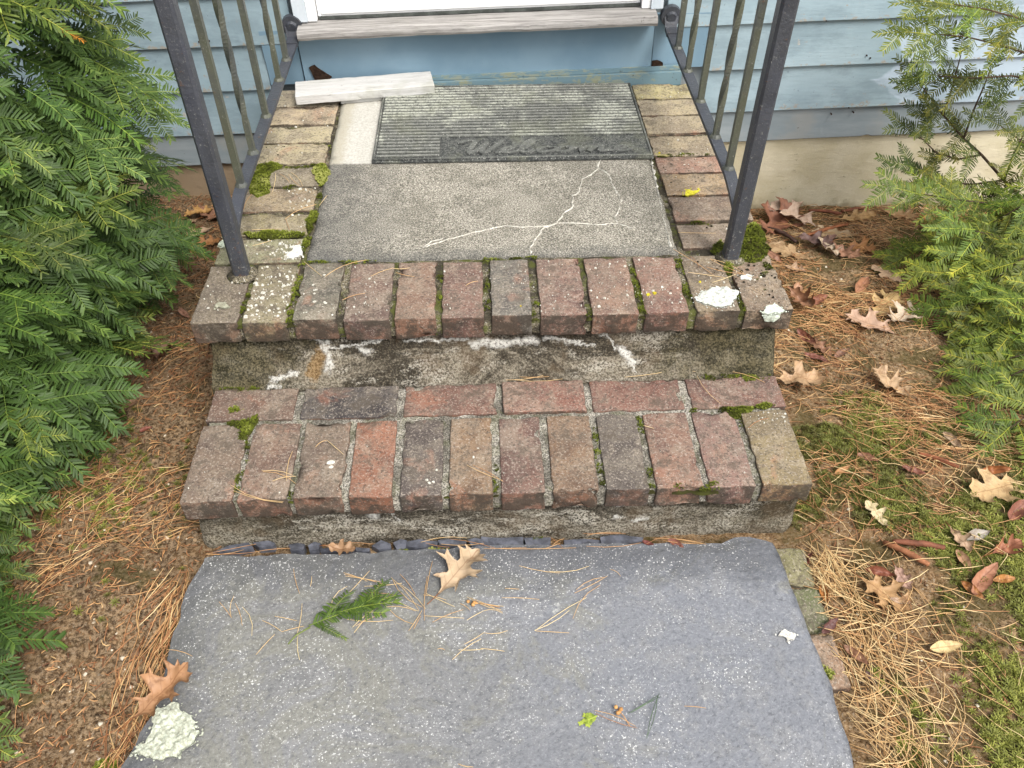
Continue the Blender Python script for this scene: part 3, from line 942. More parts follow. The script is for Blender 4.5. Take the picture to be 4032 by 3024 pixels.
def brick(x0, x1, y0, y1, ztop, th, col, seed, tilt=0.004):
    g = sum(col) / 3 * np.array([1.03, 1.0, .95])
    col = tuple((np.array(col) * .80 + g * .20) * np.array([.985, 1.0, .95]))
    sx, sy = x1 - x0, y1 - y0
    V, F = rounded_box(sx, sy, th, 0.0034, (max(3, int(sx / 0.014)), max(3, int(sy / 0.014)), 3), 0.0015, seed, 0.010)
    rr = random.Random(seed)
    V = V @ np.array(Matrix.Rotation(rr.gauss(0, 0.004), 3, 'Z') @ Matrix.Rotation(rr.gauss(0, tilt), 3, 'X') @ Matrix.Rotation(rr.gauss(0, tilt), 3, 'Y')).T
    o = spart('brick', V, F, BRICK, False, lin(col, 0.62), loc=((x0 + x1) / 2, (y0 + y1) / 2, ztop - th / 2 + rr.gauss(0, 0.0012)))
    o.data.polygons.foreach_set('use_smooth', [True] * len(o.data.polygons))
    return o

UB = [(-.63, -.534), (-.525, -.432), (-.42, -.33), (-.316, -.22), (-.21, -.124), (-.112, -.023), (-.007, .078), (.096, .193), (.204, .302), (.316, .409), (.424, .517), (.528, .63)]
UC = [(131, 115, 101), (156, 143, 113), (124, 119, 109), (139, 107, 99), (153, 115, 101), (147, 105, 97), (122, 115, 113), (153, 113, 105), (166, 125, 111), (158, 111, 101), (156, 133, 111), (170, 141, 119)]
for k, ((a, b), c) in enumerate(zip(UB, UC)):
    brick(a, b, random.Random(k).uniform(-.002, .002), .198, 0, .056, c, 100 + k)
LB = [(-.605, -.506), (-.497, -.402), (-.393, -.3), (-.289, -.206), (-.191, -.11), (-.097, -.013), (.002, .086), (.101, .19), (.203, .287), (.3, .391), (.403, .492), (.505, .602)]
LC = [(136, 110, 98), (144, 108, 95), (138, 112, 100), (167, 104, 83), (108, 95, 95), (157, 120, 95), (142, 102, 95), (150, 114, 93), (114, 102, 100), (157, 114, 102), (159, 116, 110), (161, 137, 100)]
for k, ((a, b), c) in enumerate(zip(LB, LC)):
    brick(a, b, -.351, -.153, -.144, .055, c, 200 + k)
SB = [(-.602, -.424), (-.409, -.209), (-.196, .0), (.012, .187), (.2, .394), (.409, .608)]
SC = [(130, 97, 87), (75, 69, 76), (144, 97, 87), (161, 104, 93), (148, 98, 89), (144, 100, 93)]
for k, ((a, b), c) in enumerate(zip(SB, SC)):
    brick(a, b, -.143, -.052, -.144, .055, c, 300 + k)
LS = [(.209, .302), (.318, .408), (.42, .525), (.537, .632), (.645, .75), (.762, .853), (.862, .965), (.975, 1.085)]
LSC = [(163, 160, 125), (171, 155, 116), (176, 151, 121), (161, 146, 125), (201, 182, 148), (203, 185, 152), (216, 189, 158), (222, 201, 175)]
RS = [(.229, .325), (.337, .442), (.453, .553), (.562, .640), (.652, .76), (.772, .872), (.882, .978), (.988, 1.085)]
RSC = [(163, 135, 118), (156, 128, 112), (189, 153, 116), (196, 140, 121), (187, 164, 136), (193, 171, 142), (202, 180, 148), (212, 193, 138)]
for k, ((a, b), c) in enumerate(zip(LS, LSC)):
    brick(-.629 + random.Random(k).uniform(-.004, .004), -.433, a, b, 0, .056, c, 400 + k)
for k, ((a, b), c) in enumerate(zip(RS, RSC)):
    brick(.439, .631 + random.Random(k).uniform(-.004, .004), a, b, 0, .056, c, 500 + k)

def bed(x0, x1, y0, y1, ztop, zbot, m, seed, amp=0.0025):
    xs, ys = np.arange(x0, x1 + 1e-6, 0.005), np.arange(y0, y1 + 1e-6, 0.005)
    X, Y = np.meshgrid(xs, ys)
    q = np.c_[X.ravel(), Y.ravel(), np.zeros(X.size)]
    V = np.c_[X.ravel(), Y.ravel(), ztop + fbm(q, 45, seed, 3) * amp]
    n, mm = len(ys), len(xs)
    F = [tuple(a) for a in quads(n, mm)]
    o = len(V)
    lo = np.c_[X.ravel(), Y.ravel(), np.full(X.size, zbot)]
    bd = [i for i in range(mm)] + [k * mm + mm - 1 for k in range(1, n)] + [(n - 1) * mm + i for i in range(mm - 2, -1, -1)] + [k * mm for k in range(n - 2, 0, -1)]
    V = np.r_[V, lo[bd]]
    F += [(o + i - 1 if i else o + len(bd) - 1, o + i, bd[i], bd[i - 1]) for i in range(len(bd))]
    return V, F
spart('mortar_bed', *bed(-.616, .616, .006, 1.083, -.0080, -.053, MORT_UP, 5, .0018), MORT_UP, True)
spart('mortar_bed', *bed(-.595, .595, -.345, -.052, -.1495, -.197, MORT_LO, 6, .0016), MORT_LO, True)

# landing slab: slight crown, ragged edges
poly = refine([(-.419, .211), (-.2, .209), (.1, .211), (.421, .210), (.424, .6), (.427, 1.084), (-.426, 1.084), (-.421, .7)], 0.01, 0.0022, 3)
v, f, n = fill(poly, 0.014)
d = edge_dist(poly, v)
q = np.c_[v, np.zeros(len(v))]
zt = 0.002 + fbm(q, 12, 2, 3) * 0.0009 - np.clip(0.008 - d, 0, 1) ** 2 * 60
V = np.c_[v, zt]
low = np.c_[v[:n], np.full(n, -0.045)]
F = f + [(i, len(v) + i, len(v) + (i + 1) % n, (i + 1) % n) for i in range(n)]
SLABO = spart('landing_slab', np.r_[V, low] + np.array([0, 0, 0]), F, SLAB, True)
SLABO.data.transform(Matrix.Translation(Vector(SO)))       # keep the stain pattern in landing coordinates
SLABO.location = tuple(-SO)

def concrete(prof, x0, x1, seed, m, name, flare=0.0):
    n = int((x1 - x0) / 0.008)
    xs = np.linspace(x0, x1, n)
    pr = []
    for i in range(len(prof) - 1):
        a, b = prof[i], prof[i + 1]
        k = max(1, int(math.hypot(b[0] - a[0], b[1] - a[1]) / 0.008)) if a[0] < 0.9 and b[0] < 0.9 else 1
        pr += [(a[0] + (b[0] - a[0]) * j / k, a[1] + (b[1] - a[1]) * j / k) for j in range(k)]
    pr.append(prof[-1])
    V = []
    for (y, z) in pr:
        q = np.c_[xs, np.full(n, y), np.full(n, z)]
        e = np.clip((np.abs(xs) - (x1 - 0.018)) / 0.018, 0, 1)
        V.append(np.c_[xs + fbm(q, 20, seed + 4, 2) * 0.004 * e, y + fbm(q, 11, seed, 4) * 0.0045 + fbm(q, 70, seed + 2, 2) * 0.0012 + e ** 2 * 0.012, np.full(n, z)])
    V = np.concatenate(V)
    F = [tuple(a[::-1]) for a in quads(len(pr), n)]
    e0 = [i * n for i in range(len(pr))]
    V = np.r_[V, [[x0, 1.1, prof[0][1]], [x0, 1.1, prof[-1][1]], [x1, 1.1, prof[0][1]], [x1, 1.1, prof[-1][1]]]]
    o = len(V) - 4
    F.append(tuple(e0 + [o + 1, o]))
    F.append(tuple(([i * n + n - 1 for i in range(len(pr))] + [o + 3, o + 2])[::-1]))
    F.append((0, o, o + 2, n - 1))
    return spart(name, V, F, m, True)
concrete([(0.020, -.0565), (0.014, -.075), (0.006, -.10), (-.008, -.122), (-.028, -.138), (-.05, -.1485), (-.05, -.6)], -.612, .612, 3, RISER, 'concrete_riser')
concrete([(-.326, -.1985), (-.328, -.24), (-.330, -.28), (-.334, -.31), (-.336, -.6)], -.606, .606, 9, BASE, 'concrete_base')

# white mortar that has run along the right edge of the slab, and filled cracks
def ribbon(pts, w, z, h=0.0016, seed=0, jit=0.004):
    pts = [np.array(p, float) for p in pts]
    P = []
    for i in range(len(pts) - 1):
        k = max(2, int(np.linalg.norm(pts[i + 1] - pts[i]) / 0.008))
        for j in range(k):
            P.append(pts[i] + (pts[i + 1] - pts[i]) * j / k)
    P.append(pts[-1])
    P = np.array(P)
    rr = np.random.default_rng(seed)
    P[1:-1] += rr.normal(0, jit * 0.45, (len(P) - 2, 2))
    n = len(P)
    T = np.gradient(P, axis=0)
    T /= np.linalg.norm(T, axis=1)[:, None] + 1e-9
    N = np.c_[-T[:, 1], T[:, 0]]
    ww = np.abs(w * (0.25 + 1.3 * rr.random(n) ** 1.5))
    ww[0] *= 0.3
    ww[-1] *= 0.2
    L, Rr = P + N * ww[:, None] / 2, P - N * ww[:, None] / 2
    V = np.r_[np.c_[L, np.full(n, z - 0.001)], np.c_[P, np.full(n, z + h)], np.c_[Rr, np.full(n, z - 0.001)]]
    return V, [tuple(a[::-1]) for a in quads(3, n)]
cr = [
 ([(0.298, 0.638), (0.284, 0.603), (0.282, 0.585), (0.257, 0.553), (0.235, 0.531), (0.228, 0.502), (0.221, 0.473), (0.201, 0.448), (0.2, 0.41), (0.178, 0.38), (0.159, 0.35), (0.154, 0.331)], .0045),
 ([(0.282, 0.587), (0.302, 0.563), (0.309, 0.544), (0.307, 0.514), (0.313, 0.48), (0.32, 0.426), (0.31, 0.385), (0.296, 0.359), (0.301, 0.329)], .004),
 ([(-0.159, 0.248), (-0.127, 0.265), (-0.092, 0.282), (-0.045, 0.303), (-0.005, 0.317), (0.031, 0.328), (0.075, 0.322), (0.122, 0.322), (0.154, 0.334), (0.193, 0.336), (0.244, 0.326), (0.301, 0.329), (0.333, 0.308)], .0034),
 ([(0.152, 0.332), (0.12, 0.313), (0.105, 0.278), (0.091, 0.251), (0.085, 0.212)], .0065),
 ([(-0.155, 0.254), (-0.142, 0.269), (-0.114, 0.282)], .003),
]
for k, (pts, w) in enumerate(cr):
    spart('filled_crack', *ribbon(pts, w * .95, 0.0036, 0.0010, 40 + k, 0.0036), FILLER)
gap = [(0.428, 0.63), (0.422, 0.547), (0.418, 0.458), (0.414, 0.391), (0.411, 0.315), (0.408, 0.23)]
spart('gap_mortar', *ribbon(gap, 0.0055, 0.0015, 0.002, 61, 0.0035), FILLER)

def patch3(poly, y, seed, th=0.002, jit=0.006):
    poly = refine(poly, 0.006, jit, seed)
    v, f, n = fill(poly, 0.007)
    d = edge_dist(poly, v)
    bump = np.clip(d / 0.008, 0, 1)
    V = [(a, y(b) - th * e - 0.0045 + random.uniform(-.0006, .0006) , b) for (a, b), e in zip(v, bump)]
    V += [(a, y(b) + 0.004, b) for (a, b) in v[:n]]
    F = [tuple(q) for q in f] + [(i, len(v) + i, len(v) + (i + 1) % n, (i + 1) % n) for i in range(n)]
    return V, F

# ---------------------------------------------------------------- stone slab of the path, slate chips, edging bricks
poly = refine(STONE_POLY, 0.012, 0.004, 77)
v, f, n = fill(poly, 0.016)
d = edge_dist(poly, v)
q = np.c_[v, np.zeros(len(v))]
zt = -0.29 + fbm(q, 3.5, 12, 5) * 0.0035 + fbm(q, 30, 15, 3) * 0.0007 - np.clip(0.009 - d, 0, 1) ** 2 * 85 + fbm(q, 22, 4, 2) * 0.002 * (d < 0.012)
low = np.c_[v[:n], np.full(n, -0.36)]
F = f + [(i, len(v) + i, len(v) + (i + 1) % n, (i + 1) % n) for i in range(n)]
me = mesh('paving_slab', np.r_[np.c_[v, zt], low], F, True)
tag(obj('paving_slab', me, STONE), 'large blue-grey stone slab flecked white at the foot of the steps', 'paving slab', kind='thing')

chips = [[(-0.365, -0.356), (-0.324, -0.352), (-0.293, -0.358), (-0.323, -0.365)], [(-0.289, -0.357), (-0.26, -0.36), (-0.261, -0.367), (-0.287, -0.366)], [(-0.258, -0.354), (-0.242, -0.343), (-0.224, -0.352), (-0.221, -0.364), (-0.244, -0.366)], [(-0.22, -0.35), (-0.208, -0.341), (-0.194, -0.345), (-0.194, -0.362), (-0.213, -0.365)], [(-0.193, -0.348), (-0.166, -0.341), (-0.132, -0.349), (-0.134, -0.36), (-0.165, -0.363), (-0.191, -0.36)], [(-0.124, -0.347), (-0.093, -0.343), (-0.071, -0.349), (-0.076, -0.357), (-0.121, -0.356)], [(-0.069, -0.346), (-0.052, -0.344), (-0.038, -0.35), (-0.039, -0.366), (-0.059, -0.364)], [(-0.036, -0.343), (0.004, -0.343), (0.046, -0.346), (0.044, -0.37), (0.003, -0.369), (-0.034, -0.365)], [(0.049, -0.348), (0.076, -0.345), (0.1, -0.346), (0.097, -0.364), (0.069, -0.37), (0.052, -0.367)], [(0.132, -0.357), (0.168, -0.351), (0.204, -0.354), (0.201, -0.372), (0.159, -0.373), (0.133, -0.37)], [(0.206, -0.354), (0.245, -0.348), (0.289, -0.353), (0.285, -0.364), (0.242, -0.372), (0.207, -0.37)]] + [[(-0.581, -0.356), (-0.55, -0.341), (-0.513, -0.337), (-0.504, -0.349), (-0.533, -0.355)], [(-0.502, -0.342), (-0.476, -0.334), (-0.46, -0.341), (-0.462, -0.35), (-0.49, -0.352)], [(-0.426, -0.342), (-0.41, -0.337), (-0.395, -0.343), (-0.396, -0.359), (-0.42, -0.356)], [(-0.387, -0.35), (-0.374, -0.344), (-0.362, -0.348), (-0.365, -0.361), (-0.382, -0.362)]]
chips.sort(key=lambda c: sum(p[0] for p in c) / len(c))
ORD = 'first second third fourth fifth sixth seventh eighth ninth tenth eleventh twelfth thirteenth fourteenth fifteenth'.split()
for k, c in enumerate(chips):
    cc = np.array(c)
    ctr = cc.mean(0)
    pl = refine((cc - ctr) * 1.06, 0.016, 0.004, k)
    v, f, n = fill(pl, 0.02)
    rr = random.Random(k)
    d = edge_dist(pl, v)
    tx, ty = rr.uniform(-.08, .08), rr.uniform(-.05, .25)
    zt = 0.006 + v[:, 0] * tx - v[:, 1] * ty * 0.5 - (d < 0.003) * 0.003 + np.array([rr.uniform(-.0012, .0012) for _ in v])
    V = np.r_[np.c_[v, zt], np.c_[v[:n] * 1.03, np.full(n, -0.025)]]
    F = f + [(i, len(v) + i, len(v) + (i + 1) % n, (i + 1) % n) for i in range(n)]
    o = obj('slate_chip', mesh('slate_chip', V, F), CHIPM, loc=(ctr[0], ctr[1], -.302))
    tag(o, ORD[k] + ' dark slate chip, counted from the left end of the gap below the bottom step', 'stone chip', 'slate chips in the gap below the bottom step')

eb = [([(0.559, -0.389), (0.603, -0.386), (0.593, -0.474), (0.565, -0.477)], (128, 124, 86), 'olive brick set in the ground beside the rounded corner of the slab'),
      ([(0.566, -0.478), (0.596, -0.478), (0.598, -0.574), (0.562, -0.575)], (96, 102, 66), 'dark mossy green brick edging the slab, middle of the row'),
      ([(0.561, -0.579), (0.599, -0.577), (0.593, -0.682), (0.569, -0.686)], (146, 116, 92), 'brown brick edging the slab, nearest the camera with a mossy corner')]
for k, (c, col, lab) in enumerate(eb):
    c = np.array(c)
    ctr = c.mean(0)
    ax = (c[2] + c[3]) / 2 - (c[0] + c[1]) / 2
    L = float(np.linalg.norm(ax))
    V, F = rounded_box(L, 0.066, 0.09, 0.008, (12, 5, 4), 0.002, 600 + k, 0.008)
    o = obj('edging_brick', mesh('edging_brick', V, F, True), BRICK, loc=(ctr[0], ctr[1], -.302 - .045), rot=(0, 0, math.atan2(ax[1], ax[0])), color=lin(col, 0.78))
    tag(o, lab, 'brick', 'bricks edging the stone slab')

# ---------------------------------------------------------------- iron railings
def railing(sx, px, py, zr, by, lab):
    root = empty('iron_railing', (px, py, 0))
    tag(root, lab, 'railing', 'iron railings beside the steps')
    O = np.array([px, py, 0])
    def rp(name, V, F, m, smooth=False):
        return obj(name, mesh(name, np.array(V, float) - O, F, smooth), m, root)
    # post: square tube with eased corners
    h = 0.0165
    c = 0.005
    pts = [(-h, -h + c), (-h + c, -h), (h - c, -h), (h, -h + c), (h, h - c), (h - c, h), (-h + c, h), (-h, h - c)]
    V, F = [], []
    zs = np.linspace(-0.04, 0.86, 40)
    for z in zs:
        V += [(px + a, py + b, z) for a, b in pts]
    F = [tuple(a) for a in quads(len(zs), 8, 0, True)]
    F += [tuple(range(8))[::-1], tuple(range(len(V) - 8, len(V)))]
    rp('post', V, F, IRON)
    v, f = tube([(px, py, -.002), (px, py, .0035), (px, py, .006)], [.036, .031, .024], 14)
    rp('post_footing', v, f, MORT_UP, True)
    # bottom rail: flat bar from the post up to the bracket, dips to the post
    yE = 1.095
    path = [(py + .015, zr - .028), (py + .07, zr - .012), (py + .12, zr - .002), (yE - .03, zr + .012)]
    def bar(path, w, t):
        V, F = [], []
        for (y, z) in path:
            V += [(px - w / 2, y, z - t), (px + w / 2, y, z - t), (px + w / 2, y, z), (px - w / 2, y, z)]
        F = [tuple(a) for a in quads(len(path), 4, 0, True)]
        F += [(0, 1, 2, 3)[::-1], tuple(range(len(V) - 4, len(V)))]
        return V, F
    rp('bottom_rail', *bar(path, 0.026, 0.010), IRON)
    rp('top_rail', *bar([(py - .10, .862), (py - .03, .872), (yE, .885)], 0.042, 0.012), IRON)
    # bracket: end lug and round flange against the wall
    V, F = join([bar([(yE - .045, zr + .016), (yE - .012, zr + .022)], 0.032, 0.012),
                 tube([(px, yE + .012, zr + .045), (px, yE - .004, zr + .045)], [0.031, 0.029], 16),
                 tube([(px, yE - .004, zr + .045), (px, yE - .012, zr + .044)], [0.017, 0.013], 12),
                 ([(px - .016, yE - .010, zr + .02), (px + .016, yE - .010, zr + .02), (px + .022, yE + .002, zr + .048), (px - .022, yE + .002, zr + .048),
                   (px - .016, yE - .02, zr + .012), (px + .016, yE - .02, zr + .012), (px + .020, yE - .006, zr + .046), (px - .020, yE - .006, zr + .046)],
                  [(4, 5, 6, 7), (0, 4, 7, 3), (1, 2, 6, 5), (0, 1, 5, 4), (3, 7, 6, 2)])])
    rp('wall_bracket', V, F, IRON)
    for k, y in enumerate(by):
        zb = zr - .002 + (y - py - .12) * .016
        if k % 2:
            P = [(px, y, zb + (0.865 - zb) * i / 90) for i in range(91)]
            V, F = [], []
            for i, p in enumerate(P):
                t = (i / 90)
                a0 = math.pi / 4 + (0 if t < .10 else (t - .10) / .8 * math.pi * 3 if t < .9 else math.pi * 3)
                V += [(p[0] + math.cos(a0 + j * math.pi / 2) * 0.0092, p[1] + math.sin(a0 + j * math.pi / 2) * 0.0092, p[2]) for j in range(4)]
            F = [tuple(a) for a in quads(91, 4, 0, True)]
            V, F = join([(V, F), tube([(px, y, zb), (px, y, zb + .004), (px, y, zb + .008)], [.0145, .0125, .0095], 9)])
            o = rp('twisted_baluster', V, F, IRONB)
        else:
            V, F = box(px - .0072, px + .0072, y - .0072, y + .0072, zb, .868)
            V, F = join([(V, F), tube([(px, y, zb), (px, y, zb + .004), (px, y, zb + .008)], [.0145, .0125, .0095], 9)])
            rp('baluster', V, F, IRONB)
railing(-1, -.553, .165, .137, [.31, .45, .627, .826, .949], 'slate grey iron railing on the yew-shaded left side of the steps')
railing(1, .536, .186, .150, [.322, .463, .643, .814, .959], 'slate grey iron railing rising from moss on the right of the steps')

# ---------------------------------------------------------------- welcome mat
MX0, MX1, MY0, MY1 = -.3075, .4335, .626, 1.066
mat = empty('door_mat', ((MX0 + MX1) / 2, (MY0 + MY1) / 2, 0.002))
tag(mat, 'worn black ribbed rubber door mat reading Welcome on the landing', 'door mat')
MO = np.array([(MX0 + MX1) / 2, (MY0 + MY1) / 2, 0.002])
w, h = MX1 - MX0, MY1 - MY0
def mp(name, V, F, smooth=False, m=None):
    return obj(name, mesh(name, np.array(V, float), F, smooth), m or RUBBER, mat)
V, F = rounded_box(w, h, 0.010, 0.004, (60, 40, 1), 0.0006, 3)
V[:, 2] += 0.005
mp('mat_base', V, F, True)
# raised rim
rim = [tube([(-w / 2 + .006, -h / 2 + .006, .010), (w / 2 - .006, -h / 2 + .006, .010)], .0042, 8), tube([(-w / 2 + .006, h / 2 - .006, .010), (w / 2 - .006, h / 2 - .006, .010)], .0036, 8),
       tube([(-w / 2 + .005, -h / 2 + .006, .010), (-w / 2 + .005, h / 2 - .006, .010)], .0036, 8), tube([(w / 2 - .005, -h / 2 + .006, .010), (w / 2 - .005, h / 2 - .006, .010)], .0036, 8)]
mp('rim', *join(rim), True)
pitch = 0.0172
k = 0
y = -h / 2 + 0.020
while y < h / 2 - 0.012:
    x1 = w / 2 - .012
    if y < -h / 2 + 0.112:
        x1 = -0.085 - w / 2 + 0.2615
    xs = np.linspace(-w / 2 + .012, x1, 40)
    pr = [(-.0048, .0095), (-.0038, .0155), (-.002, .0168), (.002, .0168), (.0038, .0155), (.0048, .0095)]
    V = np.concatenate([np.c_[xs, y + a + fbm(np.c_[xs, xs * 0 + k, xs * 0], 25, 3, 2) * .0005, np.full(40, b) + fbm(np.c_[xs, xs * 0 + k, xs * 0 + a], 60, 8, 2) * .0005] for a, b in pr])
    F = [tuple(a) for a in quads(6, 40)] + [tuple(i * 40 for i in range(6)), tuple(i * 40 + 39 for i in range(6))[::-1]]
    mp('rib', V, F)
    y += pitch
    k += 1
# raised script lettering
def bez(p0, p1, p2, p3, n=9):
    t = np.linspace(0, 1, n)[:, None]
    p0, p1, p2, p3 = (np.array(p, float) for p in (p0, p1, p2, p3))
    return (1 - t) ** 3 * p0 + 3 * (1 - t) ** 2 * t * p1 + 3 * (1 - t) * t ** 2 * p2 + t ** 3 * p3
def chain(*segs):
    out = [bez(*segs[0])]
    last = segs[0][3]
    for s in segs[1:]:
        out.append(bez(last, *s)[1:])
        last = s[2]
    return np.concatenate(out)
def low_e(x):
    return chain(((x - .10, .04), (x + .02, .06), (x + .22, .18), (x + .24, .32)), ((x + .25, .44), (x + .10, .44), (x + .06, .28)), ((x + .02, .08), (x + .12, 0), (x + .20, .01)), ((x + .28, .02), (x + .34, .10), (x + .40, .16)))
letters = {
 'W': [chain(((-.12, .78), (-.16, .92), (0, 1.05), (.12, .96)), ((.20, .88), (.14, .6), (.13, .35)), ((.12, .15), (.14, .02), (.18, .0)), ((.26, .1), (.36, .5), (.44, .86)), ((.40, .6), (.36, .2), (.42, .0)), ((.54, .15), (.66, .55), (.74, .92)))],
 'e': [low_e(.78)],
 'l': [chain(((1.10, .10), (1.26, .26), (1.44, .70), (1.40, .92)), ((1.36, 1.06), (1.24, .80), (1.22, .45)), ((1.20, .12), (1.26, 0), (1.34, .02)), ((1.42, .06), (1.46, .12), (1.50, .18)))],
 'c': [chain(((1.84, .34), (1.82, .46), (1.66, .44), (1.60, .26)), ((1.56, .08), (1.62, 0), (1.72, .01)), ((1.84, .03), (1.92, .12), (1.98, .2)))],
 'o': [chain(((2.16, .42), (2.02, .44), (1.96, .24), (2.00, .08)), ((2.06, -.04), (2.24, .02), (2.28, .2)), ((2.32, .38), (2.22, .44), (2.16, .40)), ((2.22, .30), (2.34, .30), (2.42, .34)))],
 'm': [chain(((2.42, .34), (2.50, .44), (2.52, .30), (2.46, .0)), ((2.52, .3), (2.62, .48), (2.68, .42)), ((2.72, .34), (2.66, .12), (2.66, .0)), ((2.72, .3), (2.84, .48), (2.90, .42)), ((2.94, .34), (2.86, .12), (2.90, .03)), ((2.96, -.02), (3.04, .08), (3.08, .14)))],
 'e2': [low_e(3.18)],
}
sx, sy = 0.126, 0.070
tx, ty = -0.083 - MO[0] + 0.012, -h / 2 + 0.026
for key, strokes in letters.items():
    parts = []
    for st in strokes:
        P = np.c_[tx + (st[:, 0] + st[:, 1] * .12) * sx, ty + st[:, 1] * sy]
        n = len(P)
        T = np.gradient(P, axis=0)
        T /= np.linalg.norm(T, axis=1)[:, None] + 1e-9
        N = np.c_[-T[:, 1], T[:, 0]]
        # broad-nib pen: thick on the down strokes
        wid = 0.0042 + 0.0052 * np.abs(T[:, 1]) ** 1.5
        rise = np.linspace(0, .0012, n)
        secs = [(1.0, .0090), (.78, .0146), (-.78, .0146), (-1.0, .0090)]
        V = np.concatenate([np.c_[P + N * (wid * a)[:, None], b + rise] for a, b in secs])
        parts.append((V, [tuple(q[::-1]) for q in quads(4, n)] + [(0, n, 2 * n, 3 * n), (n - 1, 4 * n - 1, 3 * n - 1, 2 * n - 1)]))
    mp('letter', *join(parts), False, RUBBER_LETTER)

# ---------------------------------------------------------------- boards on the landing
def plank(c4, z0, z1, lab, m, seed, name='loose_board'):
    c = np.array(c4, float)
    ctr = c.mean(0)
    ax = (c[1] + c[2]) / 2 - (c[0] + c[3]) / 2
    L = float(np.linalg.norm(ax))
    wd = float(np.linalg.norm((c[3] + c[2]) / 2 - (c[0] + c[1]) / 2))
    V, F = rounded_box(L, wd, z1 - z0, 0.0025, (30, 6, 2), 0.0008, seed, 0.002)
    o = obj(name, mesh(name, V, F, False), m, loc=(ctr[0], ctr[1], (z0 + z1) / 2), rot=(0, 0, math.atan2(ax[1], ax[0])))
    return tag(o, lab, 'board')
plank([(-0.556, 0.953), (-0.158, 1.004), (-0.162, 1.112), (-0.556, 1.044)], .0145, .041, 'thick weathered white-grey board lying across the landing below the sill', PLANKW, 5)
plank([(-0.427, 0.978), (-0.21, 1.009), (-0.219, 1.056), (-0.432, 1.023)], .0022, .0135, 'thin flat board pressed under the thick weathered board', PLANKW, 6)

# ---------------------------------------------------------------- moss
TUFT_V, TUFT_F = [], []
for k in range(6):
    a = k * math.pi / 3 + 0.3
    ca, sa = math.cos(a), math.sin(a)
    o = len(TUFT_V)
    TUFT_V += [(-sa * .16, ca * .16, 0), (sa * .16, -ca * .16, 0), (ca * .28 + -sa * .12, sa * .28 + ca * .12, .55), (ca * .28 + sa * .12, sa * .28 - ca * .12, .55), (ca * .62, sa * .62, .95)]
    TUFT_F.append((o, o + 1, o + 3, o + 2))
TUFT_Q = np.array(TUFT_F)
TUFT_T = np.array([(f[3], f[2], f[2] + 2) if False else (f[3], f[2], f[3] + 1 if f[3] > f[2] else f[2] + 1) for f in TUFT_F])
TUFT_T = np.array([(5 * k + 2, 5 * k + 3, 5 * k + 4) for k in range(6)])

def moss_geo(poly, zfun, h, seed, size=0.0042, dens=1.0, tone=0.5, gaps=0.0):
    rr = np.random.default_rng(seed)
    poly = refine(poly, 0.006, 0.004, seed)
    v, f, n = fill(poly, 0.005)
    q = np.c_[v, np.zeros(len(v))]
    d = edge_dist(poly, v)
    dome = lambda dd, pp: h * (1 - np.exp(-dd / (0.35 * h + 0.004))) * (0.75 + 0.35 * fbm(pp, 60, seed, 3))
    z0 = zfun(v)
    V = np.c_[v, z0 + dome(d, q) - (0.0012 if not gaps else 0.012)]
    tint = np.clip(tone - 0.35 + 0.25 * fbm(q, 45, seed + 1, 3), 0, 1)
    area = len(f) * 0.5 * 0.005 ** 2 * 1.0
    lo, hi = poly.min(0), poly.max(0)
    N = int((hi[0] - lo[0]) * (hi[1] - lo[1]) / (size * 0.72) ** 2 * dens)
    p = rr.uniform(lo, hi, (N, 2))
    p = p[inside(poly, p)]
    if gaps:
        p = p[fbm(np.c_[p, np.zeros(len(p))], 75, seed + 4, 2) > gaps - .35]
    pq = np.c_[p, np.zeros(len(p))]
    dd = edge_dist(poly, p)
    pz = zfun(p) + dome(dd, pq) - 0.001
    M = mats(np.c_[p, pz], rr.uniform(0, 6.28, len(p)), size * rr.uniform(.7, 1.3, len(p)), 0.35, rr)
    IV, IF = instanced(TUFT_V, [TUFT_Q, TUFT_T], M)
    it = np.clip(tone + 0.28 * fbm(pq, 35, seed + 1, 3) + rr.normal(0, .10, len(p)), 0, 1)
    it = np.repeat(it, len(TUFT_V)) + np.tile(np.array([-.28, -.28, 0, 0, .14] * 6), len(p))
    return V, f, IV, IF, tint, np.clip(it, 0, 1)

def moss_object(name, polys, zfun, h, seed, **kw):
    Vs, Fq, Ft, T = [], [], [], []
    o = 0
    for k, pl in enumerate(polys):
        V, f, IV, IF, t1, t2 = moss_geo(pl, zfun, h if not isinstance(h, list) else h[k], seed + k * 13, **kw)
        Ft.append(np.array([q for q in f if len(q) == 3]) + o)
        Vs.append(V)
        T.append(t1)
        o += len(V)
        Fq.append(IF[0] + o)
        Ft.append(IF[1] + o)
        Vs.append(IV)
        T.append(t2)
        o += len(IV)
    return obj(name, mesh(name, np.concatenate(Vs), [np.concatenate(Fq), np.concatenate(Ft)], False, np.concatenate(T)), MOSS)

Z0 = lambda p: np.zeros(len(p))
ZL = lambda p: np.full(len(p), -.144)
tag(moss_object('moss_cushion', [[(0.582, 0.268), (0.605, 0.309), (0.621, 0.32), (0.634, 0.312), (0.635, 0.28), (0.635, 0.249), (0.634, 0.222), (0.623, 0.193), (0.6, 0.171), (0.585, 0.159), (0.565, 0.17), (0.547, 0.173), (0.558, 0.209), (0.571, 0.241)]], Z0, 0.022, 901, tone=.52), 'thick bright green moss cushion around the foot of the right railing post', 'moss')
tag(moss_object('moss_cushion', [[(0.497, 0.211), (0.514, 0.244), (0.534, 0.253), (0.528, 0.22), (0.521, 0.19), (0.505, 0.191)], [(0.515, 0.168), (0.53, 0.177), (0.538, 0.158), (0.531, 0.136), (0.516, 0.14)]], Z0, 0.012, 911, tone=.6), 'small yellow-green moss tuft on the near left side of the right post', 'moss')
